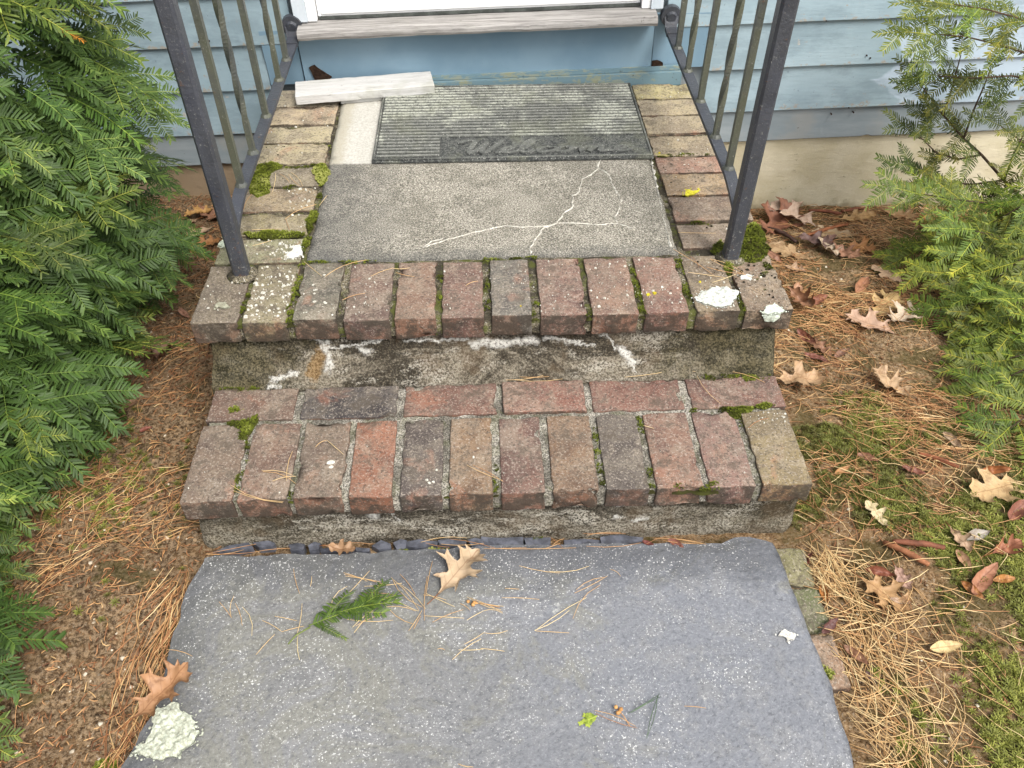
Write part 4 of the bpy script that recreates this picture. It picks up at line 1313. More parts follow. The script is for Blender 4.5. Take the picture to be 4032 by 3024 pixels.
tag(moss_object('moss_cushion', [[(-0.609, 0.601), (-0.605, 0.639), (-0.573, 0.655), (-0.552, 0.646), (-0.54, 0.62), (-0.564, 0.6), (-0.56, 0.568), (-0.553, 0.536), (-0.555, 0.501), (-0.574, 0.486), (-0.601, 0.507), (-0.61, 0.538)]], Z0, 0.012, 921, tone=.68), 'yellow-green moss patch against the left bottom rail', 'moss')
tag(moss_object('moss_cushion', [[(-0.462, 0.607), (-0.443, 0.642), (-0.424, 0.63), (-0.412, 0.583), (-0.419, 0.549), (-0.431, 0.527), (-0.443, 0.553), (-0.453, 0.574)]], Z0, 0.012, 931, tone=.92), 'pale lime moss clump at the left edge of the concrete slab', 'moss')
tag(moss_object('moss_cushion', [[(-0.587, 0.327), (-0.555, 0.328), (-0.514, 0.334), (-0.467, 0.327), (-0.439, 0.32), (-0.442, 0.309), (-0.483, 0.302), (-0.512, 0.296), (-0.563, 0.305)]], Z0, 0.008, 941, tone=.55), 'long strip of dark green moss between two bricks behind the left post', 'moss')
tag(moss_object('moss_cushion', [[(-0.442, 0.381), (-0.434, 0.413), (-0.422, 0.422), (-0.419, 0.38), (-0.421, 0.339), (-0.428, 0.313), (-0.438, 0.331)], [(-0.437, 0.274), (-0.43, 0.308), (-0.419, 0.304), (-0.424, 0.265), (-0.428, 0.244), (-0.437, 0.257)]], Z0, 0.009, 951, tone=.5), 'dark green moss filling the joint left of the concrete slab', 'moss')
tag(moss_object('moss_cushion', [[(0.476, -0.146), (0.52, -0.14), (0.538, -0.148), (0.511, -0.163), (0.498, -0.18), (0.487, -0.168)], [(0.538, -0.148), (0.568, -0.131), (0.581, -0.143), (0.562, -0.153)]], ZL, 0.008, 961, tone=.62), 'moss patch on the right end of the lower step', 'moss')
tag(moss_object('moss_cushion', [[(-0.561, -0.147), (-0.533, -0.144), (-0.509, -0.138), (-0.496, -0.125), (-0.494, -0.152), (-0.504, -0.164), (-0.506, -0.202), (-0.523, -0.197), (-0.525, -0.172), (-0.551, -0.162)], [(-0.565, -0.114), (-0.548, -0.101), (-0.527, -0.111), (-0.537, -0.124), (-0.556, -0.123)]], ZL, 0.006, 971, tone=.50), 'olive moss creeping over the left end of the lower step', 'moss')

def strip(p, q, w0, w1=None):
    p, q = np.array(p, float), np.array(q, float)
    t = q - p
    t /= np.linalg.norm(t)
    n = np.array([-t[1], t[0]])
    w1 = w1 or w0
    return [p + n * w0 / 2, p - n * w0 / 2, q - n * w1 / 2, q + n * w1 / 2]
jm = []
hj = []
jx = [-.5295, -.426, -.323, -.215, -.118, -.015, .087, .1985, .309, .4165, .5225]
seg = {1: [(0.0, .20)], 0: [(.03, .10), (.0, .02)], 5: [(0.02, .06), (.10, .17)], 4: [(.05, .08), (.12, .15)], 7: [(0.0, .02)], 6: [(-.002, .045)], 8: [(.0, .16)], 9: [(.05, .19)], 10: [(-.002, .07), (.12, .17)]}
for k, ss in seg.items():
    for (a, b) in ss:
        jm.append(strip((jx[k], a), (jx[k], b), 0.013 if k not in (1,) else 0.02))
        hj.append(0.008)
for (a, b) in ((-.43, -.30), (-.29, -.25), (-.02, .10)):
    jm.append(strip((a, .204), (b, .204), 0.011))
    hj.append(.007)
for pts in [[(-0.526, 0.535), (-0.511, 0.542), (-0.478, 0.539), (-0.481, 0.521), (-0.507, 0.519), (-0.524, 0.522)], [(-0.541, 0.631), (-0.503, 0.635), (-0.465, 0.642), (-0.443, 0.644), (-0.446, 0.622), (-0.501, 0.624), (-0.536, 0.618)], [(-0.432, 0.476), (-0.425, 0.501), (-0.416, 0.493), (-0.417, 0.466)], [(-0.438, 0.742), (-0.434, 0.756), (-0.427, 0.747), (-0.43, 0.724)]] + [[(0.466, 0.332), (0.494, 0.349), (0.511, 0.334), (0.533, 0.323), (0.518, 0.309), (0.496, 0.317)], [(0.442, 0.655), (0.474, 0.658), (0.502, 0.661), (0.593, 0.663), (0.591, 0.654), (0.477, 0.647), (0.442, 0.643)], [(0.568, 0.098), (0.591, 0.137), (0.607, 0.14), (0.611, 0.127), (0.594, 0.112), (0.575, 0.095)], [(0.579, 0.089), (0.591, 0.079), (0.591, 0.064), (0.578, 0.065)], [(0.599, 0.168), (0.618, 0.184), (0.627, 0.151), (0.629, 0.129), (0.618, 0.127), (0.605, 0.149)]]:
    jm.append(pts)
    hj.append(.006)
for pts in [[(0.08, 0.099), (0.094, 0.107), (0.105, 0.082), (0.106, 0.045), (0.096, 0.015), (0.081, 0.046)], [(0.292, 0.018), (0.312, 0.059), (0.325, 0.037), (0.326, 0.016)]]:
    pass
jo = moss_object('joint_moss', jm, lambda p: np.full(len(p), -.004), hj, 1000, tone=.48, size=.0038, gaps=.22)
tag(jo, 'moss growing in the joints between the landing bricks', 'moss', kind='stuff')
jm2 = []
lx = [-.5015, -.3975, -.2945, -.1985, -.1035, -.0055, .0935, .1965, .2935, .397, .4985]
for k, ss in {0: [(-.33, -.20)], 1: [(-.35, -.30)], 4: [(-.35, -.33)], 5: [(-.35, -.28)], 7: [(-.34, -.19)], 8: [(-.35, -.30), (-.21, -.16)], 10: [(-.20, -.16)]}.items():
    for (a, b) in ss:
        jm2.append(strip((lx[k], a), (lx[k], b), .011))
jm2 += [strip((.40, -.147), (.55, -.147), .01), strip((.33, -.349), (.42, -.349), .016), strip((.45, -.05), (.60, -.055), .022), strip((-.60, -.05), (-.5, -.05), .016)]
tag(moss_object('joint_moss', jm2, lambda p: np.full(len(p), -.1465), .005, 1100, tone=.40, size=.0036, gaps=.3), 'moss growing in the joints of the lower step', 'moss', kind='stuff')
gm = [[(-0.158, -0.376), (-0.144, -0.362), (-0.117, -0.365), (-0.089, -0.37), (-0.096, -0.381), (-0.13, -0.382)], [(-0.212, -0.37), (-0.196, -0.365), (-0.182, -0.369), (-0.195, -0.375)], [(-0.069, -0.367), (-0.048, -0.37), (-0.052, -0.379), (-0.069, -0.375)], [(0.058, -0.372), (0.079, -0.371), (0.082, -0.378), (0.061, -0.378)], [(0.221, -0.373), (0.241, -0.373), (0.237, -0.378), (0.223, -0.377)], [(0.063, -0.345), (0.091, -0.343), (0.087, -0.351), (0.066, -0.35)]]
tag(moss_object('joint_moss', gm, lambda p: np.full(len(p), -.303), .010, 1200, tone=.70, size=.0042), 'bright moss in the gap between the bottom step and the stone slab', 'moss', kind='stuff')
tag(moss_object('moss_cushion', [[(-0.688, -0.768), (-0.678, -0.754), (-0.662, -0.752), (-0.644, -0.764), (-0.644, -0.775), (-0.683, -0.773)]], lambda p: gground(p[:, 0], p[:, 1]), .014, 1300, tone=.66), 'bright moss clump on the soil beside the near left corner of the slab', 'moss')
tag(moss_object('moss_cushion', [[(0.568, -0.638), (0.581, -0.644), (0.587, -0.656), (0.58, -0.671), (0.572, -0.669), (0.569, -0.655)]], lambda p: np.full(len(p), -.302), .014, 1310, tone=.85), 'pale moss tuft between the slab and the nearest edging brick', 'moss')

# ---------------------------------------------------------------- lichens
def rosette(name, poly, z, col, seed, h=0.003, lab=None):
    pl = refine(poly, 0.003, 0.0055, seed)
    v, f, n = fill(pl, 0.0026)
    ctr = v.mean(0)
    q = np.c_[v, np.zeros(len(v))]
    d = edge_dist(pl, v)
    rad = np.linalg.norm(v - ctr, axis=1)
    zt = z + 0.0006 + h * np.clip(d / 0.006, 0, 1) * (0.5 + 0.5 * fbm(q, 120, seed, 3)) * (0.55 + 0.45 * np.clip(rad / (rad.max() * .6), 0, 1)) + np.abs(fbm(q, 240, seed + 2, 2)) * h * 0.6
    V = np.r_[np.c_[v - ctr, zt - z], np.c_[v[:n] - ctr, np.full(n, -0.001)]]
    F = f + [(i, len(v) + i, len(v) + (i + 1) % n, (i + 1) % n) for i in range(n)]
    rr = np.random.default_rng(seed)
    V = [tuple(a) for a in V]
    for _ in range(int(len(pl) * .55)):                      # loose specks around the margin
        a = pl[rr.integers(len(pl))] - ctr
        a = a * (1 + abs(rr.normal(0, .10))) + rr.normal(0, .0025, 2)
        r, k0 = .0008 + .0022 * rr.random() ** 2, len(V)
        V += [(a[0], a[1], .0014)] + [(a[0] + math.cos(q2) * r * rr.uniform(.6, 1.2), a[1] + math.sin(q2) * r, -.0002) for q2 in np.arange(6) * 1.047]
        F += [(k0, k0 + 1 + m, k0 + 1 + (m + 1) % 6) for m in range(6)]
    o = obj(name, mesh(name, V, F, True), LICHEN, loc=(ctr[0], ctr[1], z), color=col)
    return tag(o, lab, 'lichen', 'large lichen rosettes')
rosette('lichen_rosette', [(-0.604, -0.687), (-0.589, -0.678), (-0.565, -0.679), (-0.545, -0.692), (-0.527, -0.71), (-0.52, -0.733), (-0.525, -0.75), (-0.539, -0.761), (-0.559, -0.77), (-0.582, -0.767), (-0.601, -0.758), (-0.624, -0.755), (-0.616, -0.747), (-0.6, -0.742), (-0.595, -0.728), (-0.597, -0.707)], -.288, (0.52, 0.555, 0.45), 21, .008, 'big pale green lichen rosette on the near left corner of the stone slab')
rosette('lichen_rosette', [(0.429, 0.05), (0.451, 0.068), (0.476, 0.077), (0.503, 0.076), (0.523, 0.062), (0.519, 0.036), (0.499, 0.016), (0.475, 0.011), (0.45, 0.018), (0.433, 0.029)], 0, (0.66, 0.70, 0.64), 22, .006, 'white lichen splash on the landing brick near the right corner')
rosette('lichen_rosette', [(0.546, 0.116), (0.567, 0.118), (0.57, 0.107), (0.552, 0.099), (0.544, 0.105)], 0, (0.72, 0.76, 0.70), 24, .003, 'small white lichen fleck behind the white lichen splash')
rosette('lichen_rosette', [(-0.466, 0.246), (-0.451, 0.264), (-0.438, 0.27), (-0.432, 0.239), (-0.441, 0.222), (-0.461, 0.216), (-0.469, 0.226)], 0, (0.78, 0.79, 0.74), 25, .0025, 'chalk white lichen on the left side brick next to the slab')
rosette('lichen_rosette', [(-0.589, 0.061), (-0.582, 0.071), (-0.569, 0.072), (-0.56, 0.06), (-0.56, 0.047), (-0.576, 0.044), (-0.585, 0.049)], 0, (0.36, 0.36, 0.27), 26, .0025, 'grey-green lichen ring on the left corner brick of the landing')
rosette('lichen_rosette', [(-0.634, 0.278), (-0.627, 0.303), (-0.614, 0.297), (-0.607, 0.273), (-0.618, 0.269)], 0, (0.66, 0.74, 0.58), 27, .004, 'mint green lichen behind the left railing post')
rosette('lichen_rosette', [(0.504, -0.583), (0.52, -0.578), (0.532, -0.588), (0.526, -0.602), (0.515, -0.602), (0.513, -0.59)], -.288, (0.74, 0.74, 0.68), 28, .003, 'small white lichen on the right side of the stone slab')
rosette('lichen_rosette', [(0.484, 0.479), (0.5, 0.487), (0.511, 0.475), (0.528, 0.488), (0.529, 0.478), (0.514, 0.459), (0.495, 0.447), (0.483, 0.452)], 0, (0.62, 0.56, 0.05), 29, .002, 'bright yellow lichen on a brick beside the right rail')
# lichen on the right corner brick, wrapping its front arris
rosette('lichen_rosette', [(0.558, -0.017), (0.565, 0.003), (0.588, 0.015), (0.608, 0.009), (0.608, -0.004), (0.598, -0.014), (0.581, -0.012)], 0, (0.70, 0.78, 0.66), 23, .004, 'mint white lichen on the edge of the right corner brick')
pl = [(0.563, -0.004, -0.011), (0.584, -0.004, -0.007), (0.604, -0.004, -0.009), (0.606, -0.004, -0.021), (0.591, -0.004, -0.03), (0.572, -0.004, -0.026)]
V, F = patch3([(a, c) for a, b, c in pl], lambda z: 0.0005, 33, 0.003, 0.003)
o = obj('lichen_rosette', mesh('lichen_rosette', V, F), LICHEN, color=(0.70, 0.78, 0.66))
tag(o, 'mint white lichen hanging down the front face of the right corner brick', 'lichen', 'large lichen rosettes')

def spots(lst, col, seed, name='lichen_spots', z0=0.0):
    rr = np.random.default_rng(seed)
    V, F, o = [], [], 0
    for (x, y, z, r) in lst:
        n = 9
        a = np.arange(n) / n * 6.283
        rad = r * rr.uniform(.6, 1.15, n)
        ex = rr.uniform(.75, 1.25)
        V += [(x, y, z + .0018)] + [(x + math.cos(t) * q * ex * .75, y + math.sin(t) * q * .75, z + .0016) for t, q in zip(a, rad)] + [(x + math.cos(t) * q * ex, y + math.sin(t) * q, z - .001) for t, q in zip(a, rad)]
        for k in range(n):
            k2 = (k + 1) % n
            F += [(o, o + 1 + k, o + 1 + k2), (o + 1 + k, o + 1 + n + k, o + 1 + n + k2, o + 1 + k2)]
        o = len(V)
    return spart(name, V, F, LICHEN, color=col, kind='stuff')
def scat(x0, x1, y0, y1, N, rmin, rmax, z, seed, bias=None):
    rr = np.random.default_rng(seed)
    out = []
    for _ in range(N):
        x, y = rr.uniform(x0, x1), rr.uniform(y0, y1)
        if bias and rr.random() > bias(x, y):
            continue
        out.append((x, y, z, rmin + (rmax - rmin) * rr.random() ** 2.5))
    return out
L = scat(-.52, -.437, .005, .192, 110, .0012, .0058, 0, 1) + scat(-.416, -.335, .005, .192, 60, .001, .0052, 0, 2, lambda x, y: .9 if x < -.37 else .5)
L += scat(-.50, -.437, .215, .298, 70, .001, .005, 0, 3) + scat(-.60, -.437, .215, .298, 25, .001, .003, 0, 4) + scat(-.51, -.437, .425, .52, 34, .001, .0048, 0, 5) + scat(-.48, -.437, .32, .40, 9, .001, .005, 0, 6)
L += scat(-.62, -.54, .005, .15, 12, .001, .0035, 0, 7) + scat(-.312, -.225, .005, .19, 26, .001, .0032, 0, 8) + scat(-.11, .19, .005, .19, 50, .0008, .0026, 0, 9) + scat(.205, .408, .005, .19, 80, .0008, .0038, 0, 10)
L += scat(.44, .62, .005, .2, 40, .0008, .003, 0, 11) + scat(-.62, -.44, .65, 1.07, 26, .001, .004, 0, 12) + scat(.45, .62, .3, 1.05, 46, .0008, .003, 0, 13)
L += [(-.33, -.265, -.144, .009), (-.328, -.275, -.144, .006), (-.14, -.315, -.144, .004), (-.135, -.322, -.144, .0035), (-.128, -.32, -.144, .0035), (-.122, -.29, -.144, .003), (-.05, -.26, -.144, .003)]
L += scat(-.6, .6, -.345, -.16, 40, .0007, .0018, -.144, 14) + scat(.52, .6, -.19, -.16, 18, .0015, .0035, -.144, 15)
spots(L, (0.66, 0.655, 0.57), 3)
spots([(.33, .06, 0, .005), (.345, .065, 0, .0045), (.45, .10, 0, .004), (.455, .665, 0, .004), (.055, .03, 0, .003)], (0.60, 0.50, 0.04), 4, 'yellow_lichen_spots')
spots(scat(.45, .62, .3, .64, 70, .001, .0032, 0, 31) + scat(.44, .62, .02, .2, 40, .001, .0035, 0, 32) + scat(.52, .62, .06, .2, 25, .002, .006, 0, 33) + scat(-.6, -.55, .68, .74, 5, .002, .003, 0, 34), (0.03, 0.026, 0.018), 5, 'dark_moss_specks')

# ---------------------------------------------------------------- yew shrubs
def needle_block(pos, dirv, up, length, width, droop):
    """rows of needles: arrays pos, dirv, up -> verts (n,8,3)"""
    side = np.cross(dirv, up)
    n = len(pos)
    L = length[:, None]
    Wd = width[:, None]
    st = []
    def at(t, s, lift):
        return pos + dirv * (L * t) + side * (Wd * s) + up * (L * (lift - droop[:, None] * t * t))
    st = [at(0.0, 0, 0), at(.16, -.5, 0.0), at(.16, 0, .014), at(.16, .5, 0.0), at(.80, -.46, 0.0), at(.80, 0, .012), at(.80, .46, 0.0), at(1.0, 0, 0)]
    return np.stack(st, 1)
NT_TRI = np.array([(0, 2, 1), (0, 3, 2), (4, 5, 7), (5, 6, 7)])
NT_QUAD = np.array([(1, 2, 5, 4), (2, 3, 6, 5)])

def spray_geo(L, seed, twigs=2, nl=0.031, spacing=0.0052, bare=0.05, curl=0.18, young=0.2):
    """flat feathery twig along +X, face up +Z: verts, quads, tris, tint (needles then stems)"""
    rr = np.random.default_rng(seed)
    axes = [(np.zeros(3), 0.0, L, 0)]
    for k in range(twigs):
        s = L * (0.18 + 0.5 * (k + rr.uniform(0, .5)) / max(twigs, 1))
        side = 1 if (k + seed) % 2 else -1
        axes.append((s, side * rr.uniform(.6, .9), L * rr.uniform(.42, .68) * (1 - s / L * .5), 1))
    def curve(s, L0):
        return np.c_[s, 0.06 * L * np.sin(s / L * 2.2 + seed), -curl * s * s / L]
    V, Q, T, tint, o = [], [], [], [], 0
    stems = []
    for (s0, ang, ln, lev) in axes:
        n = max(5, int(ln * (1 - bare) / spacing))
        s = np.linspace(ln * bare, ln * 0.995, n) + rr.normal(0, spacing * .2, n)
        ca, sa = math.cos(ang), math.sin(ang)
        if lev == 0:
            C = curve(s, ln)
            base0 = lambda u: curve(u, ln)
            tang = np.gradient(C, axis=0)
        else:
            root = curve(np.array([s0]), L)[0]
            f = lambda u, root=root, ca=ca, sa=sa, s0=s0: root + np.c_[u * ca, u * sa, -curl * ((s0 + u * ca) ** 2 - s0 ** 2) / L - .12 * u * u / L]
            C = f(s)
            base0 = f
            tang = np.gradient(C, axis=0)
        tang /= np.linalg.norm(tang, axis=1)[:, None]
        upv = np.tile(np.array([0, 0, 1.0]), (n, 1))
        upv -= tang * (upv * tang).sum(1)[:, None]
        upv /= np.linalg.norm(upv, axis=1)[:, None]
        lat = np.cross(upv, tang)
        end = s / ln
        for sd in (1, -1):
            a = np.radians(66 - 26 * end ** 2.5 + rr.normal(0, 5, n))
            el = np.radians(rr.normal(10, 6, n))
            d = tang * np.cos(a)[:, None] + lat * (sd * np.sin(a))[:, None]
            d = d * np.cos(el)[:, None] + upv * np.sin(el)[:, None]
            d /= np.linalg.norm(d, axis=1)[:, None]
            u2 = upv - d * (upv * d).sum(1)[:, None]
            u2 /= np.linalg.norm(u2, axis=1)[:, None]
            roll = rr.normal(0, .18, n)
            u2 = u2 * np.cos(roll)[:, None] + np.cross(d, u2) * np.sin(roll)[:, None]
            ll = nl * (0.72 + .38 * np.sin(np.clip(end * 1.15 + .12, 0, 1) * math.pi) ** .7) * rr.uniform(.86, 1.1, n)
            B = needle_block(C, d, u2, ll, np.full(n, .0036) * rr.uniform(.85, 1.15, n), rr.normal(.14, .07, n))
            V.append(B.reshape(-1, 3))
            Q.append((NT_QUAD[None] + (np.arange(n) * 8)[:, None, None]).reshape(-1, 4) + o)
            T.append((NT_TRI[None] + (np.arange(n) * 8)[:, None, None]).reshape(-1, 3) + o)
            o += n * 8
            tt = .40 + young * np.clip(end - .55, 0, 1) * 1.3 + rr.normal(0, .09, n)
            tint.append((tt[:, None] + np.array([.18, .04, -.04, .04, 0, -.05, 0, .06])[None]).ravel())
        sn = 7
        su = np.linspace(0, ln, sn)
        stems.append((base0(su), .0016 if lev == 0 else .0011))
    sv, sq, so = [], [], o
    for C, r in stems:
        v, f = tube([tuple(c) for c in C], list(np.linspace(r, r * .45, len(C))), 5, False)
        V.append(np.array(v))
        Q.append(np.array(f) + o)
        tint.append(np.linspace(.72, .95, len(v)))
        o += len(v)
    return np.concatenate(V), np.concatenate(Q), np.concatenate(T), np.clip(np.concatenate(tint), 0, 1)

def spray_mesh(*a, **k):
    V, Q, T, t = spray_geo(*a, **k)
    return mesh('yew_spray', V, [Q, T], False, t), (V, Q, T, t)

SPRAYS = [spray_mesh(L, 50 + i, tw, nl, young=yg) for i, (L, tw, nl, yg) in enumerate(
    [(.16, 2, .028, .15), (.14, 1, .029, .3), (.21, 4, .029, .1), (.18, 3, .030, .2), (.12, 0, .027, .4), (.23, 5, .029, .15), (.16, 2, .025, .1), (.14, 1, .028, .6)])]
for me, _ in SPRAYS:
    me.materials.append(YEW)

def frame_from(d, up):
    x = Vector(d).normalized()
    z = Vector(up) - x * Vector(up).dot(x)
    z.normalize()
    y = z.cross(x)
    return Matrix((x, y, z)).transposed()

def build_shrub(label, outer, inner, stems, groupcol, origin):
    root = empty('yew_shrub', origin)
    tag(root, label, 'shrub', 'yew shrubs beside the steps')
    O = Vector(origin)
    for (p, d, up, s, k, c) in outer:
        o = bpy.data.objects.new('yew_spray', SPRAYS[k][0])
        COL.objects.link(o)
        o.parent = root
        o.matrix_local = Matrix.Translation(Vector(p) - O) @ frame_from(d, up).to_4x4() @ Matrix.Scale(s, 4)
        o.color = (*c, 1)
    if inner:
        Vs, Qs, Ts, tt, o = [], [], [], [], 0
        for (p, d, up, s, k, c) in inner:
            V, Q, T, t = SPRAYS[k][1]
            M = np.array(frame_from(d, up)) * s
            Vs.append(V @ M.T + np.array(Vector(p) - O))
            Qs.append(Q + o)
            Ts.append(T + o)
            tt.append(t * .8)
            o += len(V)
        obj('foliage', mesh('foliage', np.concatenate(Vs), [np.concatenate(Qs), np.concatenate(Ts)], False, np.concatenate(tt)), YEW, root, kind='stuff', color=(.9, .95, .9))
    for pts, r in stems:
        v, f = tube(pts, r, 7)
        obj('branch', mesh('branch', np.array(v) - np.array(origin), f, True), BARK, root)

rs = np.random.default_rng(5)
lobes = [((-1.25, .40, .22), (.49, .50, .72)), ((-1.25, .0, -.02), (.46, .44, .40)), ((-1.24, -.50, -.14), (.36, .34, .26)), ((-1.10, -.62, -.20), (.25, .20, .17))]
def lobe_samples(N, shrink, mind):
    out = []
    tries = 0
    while len(out) < N and tries < 60000:
        tries += 1
        ci, ri = lobes[rs.choice(4, p=[.47, .27, .16, .10])]
        n = rs.normal(size=3)
        n /= np.linalg.norm(n)
        ri = np.array(ri) * shrink
        p = np.array(ci) + n * ri
        if any((((p - np.array(c)) / (np.array(r) * shrink)) ** 2).sum() < .93 for c, r in lobes):
            continue
        if p[2] < gz(p[0], p[1]) + .03 or p[1] > .98:
            continue
        nn = n / ri
        nn /= np.linalg.norm(nn)
        view = np.array([-.01, -1.32, 1.1]) - p
        view /= np.linalg.norm(view)
        if nn @ view < -.35:
            continue
        if any(((p - q[0]) ** 2).sum() < mind ** 2 for q in out):
            continue
        out.append((p, nn))
    return out
def to_spray(p, nn, big=1.0, sel=None):
    d = nn * np.array([.9, .9, .3]) + np.array([.45, -.15, -.55]) * .85 + rs.normal(0, .2, 3)
    d /= np.linalg.norm(d)
    up = nn * .55 + np.array([0, -.25, .75]) + rs.normal(0, .2, 3)
    k = int(rs.integers(0, 8)) if sel is None else sel
    s = rs.uniform(.6, 1.25) * big
    b = rs.uniform(.75, 1.25)
    c = (b * rs.uniform(.85, 1.2), b, b * rs.uniform(.75, 1.2))
    base = p - d * .10 * s
    return base, d, up, s, k, c
outer = []
for p, nn in lobe_samples(320, 1.0, .045):
    q = to_spray(p, nn)
    tip = np.array(q[0]) + np.array(q[1]) * .24 * q[3]
    if tip[0] > -.63 or tip[2] < gz(tip[0], tip[1]) + .01:
        q = to_spray(p, nn, .7, 4)
        tip = np.array(q[0]) + np.array(q[1]) * .13
        if tip[0] > -.62 or tip[2] < gz(tip[0], tip[1]) + .005:
            continue
    if tip[1] <= .05 and tip[2] < .12 and tip[0] > -.80:
        continue
    if tip[1] > .05 and tip[2] < .16 and tip[0] > -.73:
        continue
    if rs.random() < .035:
        q = (q[0], q[1], q[2], q[3] * .55, 4, (3.4, 1.05, .7))        # a dead orange-brown tip
    outer.append(q)
inner = [to_spray(p, nn, 1.05) for p, nn in lobe_samples(280, .88, .045)] + [to_spray(p, nn, 1.15) for p, nn in lobe_samples(220, .74, .045)] + [to_spray(p, nn, 1.3) for p, nn in lobe_samples(120, .55, .05)]
stems = []
for k in range(9):
    a = rs.uniform(-1.2, .6)
    e = np.array([-1.25 + .28 * math.cos(a), .25 + .5 * math.sin(a), rs.uniform(.0, .5)])
    b = np.array([-1.35, .3, -.4])
    stems.append(([tuple(b + (e - b) * t + np.array([0, 0, .1 * math.sin(t * 3)])) for t in np.linspace(0, 1, 8)], list(np.linspace(.014, .004, 8))))
build_shrub('dense dark green yew shrub crowding the left side of the steps', outer, inner, stems, None, (-1.3, .3, -.37))

# right shrub: open branches in front of the wall, a fuller spread low down
BR = [[(1.602, 0.86, -0.305), (1.494, 0.86, -0.221), (1.388, 0.86, -0.133), (1.319, 0.87, -0.084), (1.236, 0.88, -0.015), (1.138, 0.88, 0.077)], [(1.388, 0.86, -0.133), (1.323, 0.86, -0.147), (1.245, 0.86, -0.122), (1.174, 0.87, -0.067)], [(1.494, 0.86, -0.221), (1.392, 0.85, -0.228), (1.302, 0.85, -0.218), (1.217, 0.85, -0.177)], [(1.319, 0.87, -0.084), (1.314, 0.87, 0.003), (1.315, 0.87, 0.072), (1.314, 0.87, 0.125)], [(1.236, 0.88, -0.015), (1.232, 0.88, 0.055), (1.226, 0.88, 0.109), (1.22, 0.88, 0.161)], [(1.57, 0.84, 0.172), (1.416, 0.84, 0.23), (1.311, 0.84, 0.274), (1.215, 0.84, 0.298), (1.125, 0.84, 0.311)], [(1.607, 0.84, 0.094), (1.434, 0.84, 0.162), (1.303, 0.84, 0.201), (1.192, 0.84, 0.227), (1.102, 0.84, 0.235)], [(1.618, 0.82, 0.049), (1.462, 0.82, 0.105), (1.349, 0.82, 0.127), (1.248, 0.82, 0.122), (1.148, 0.83, 0.125)], [(1.48, 0.84, -0.208), (1.471, 0.84, -0.116), (1.474, 0.84, -0.057), (1.466, 0.84, -0.006)], [(1.675, 0.82, -0.249), (1.554, 0.82, -0.136), (1.472, 0.82, -0.075), (1.383, 0.82, -0.023)], [(1.623, 0.8, -0.097), (1.547, 0.8, -0.066), (1.512, 0.8, -0.095), (1.482, 0.8, -0.154)], [(1.758, 0.72, -0.352), (1.575, 0.72, -0.264), (1.428, 0.72, -0.213), (1.311, 0.72, -0.195), (1.229, 0.73, -0.184)], [(1.773, 0.66, -0.448), (1.594, 0.66, -0.373), (1.444, 0.66, -0.319), (1.325, 0.66, -0.299), (1.241, 0.66, -0.339)], [(1.587, 0.42, -0.325), (1.45, 0.44, -0.289), (1.334, 0.46, -0.269), (1.244, 0.48, -0.281)], [(1.579, 0.34, -0.342), (1.427, 0.34, -0.289), (1.306, 0.34, -0.27), (1.238, 0.36, -0.3)], [(1.518, 0.22, -0.35), (1.383, 0.22, -0.297), (1.308, 0.24, -0.297), (1.239, 0.25, -0.327)], [(1.433, 0.08, -0.329), (1.347, 0.1, -0.297), (1.264, 0.1, -0.294), (1.196, 0.08, -0.32)], [(1.362, -0.04, -0.316), (1.304, -0.02, -0.287), (1.219, -0.04, -0.295), (1.15, -0.08, -0.304)], [(1.63, 0.62, -0.14), (1.53, 0.62, -0.123), (1.464, 0.62, -0.152), (1.396, 0.62, -0.211)], [(1.558, 0.46, -0.168), (1.467, 0.45, -0.173), (1.39, 0.44, -0.209), (1.317, 0.42, -0.27)], [(1.558, 0.38, -0.231), (1.466, 0.36, -0.243), (1.377, 0.32, -0.256), (1.294, 0.27, -0.29)], [(1.469, 0.7, 0.301), (1.376, 0.7, 0.325), (1.295, 0.7, 0.326), (1.234, 0.7, 0.305)], [(1.71, 0.58, -0.319), (1.587, 0.58, -0.291), (1.46, 0.58, -0.248), (1.326, 0.58, -0.213)], [(1.711, 0.5, -0.409), (1.56, 0.5, -0.321), (1.427, 0.52, -0.268), (1.298, 0.54, -0.255)], [(1.597, 0.32, -0.375), (1.482, 0.32, -0.322), (1.384, 0.31, -0.311), (1.292, 0.29, -0.323)], [(1.503, 0.16, -0.36), (1.415, 0.17, -0.317), (1.335, 0.17, -0.299), (1.264, 0.16, -0.311)], [(1.664, 0.6, -0.204), (1.576, 0.6, -0.187), (1.516, 0.6, -0.2), (1.46, 0.58, -0.248)]]
outer = []
stems = []
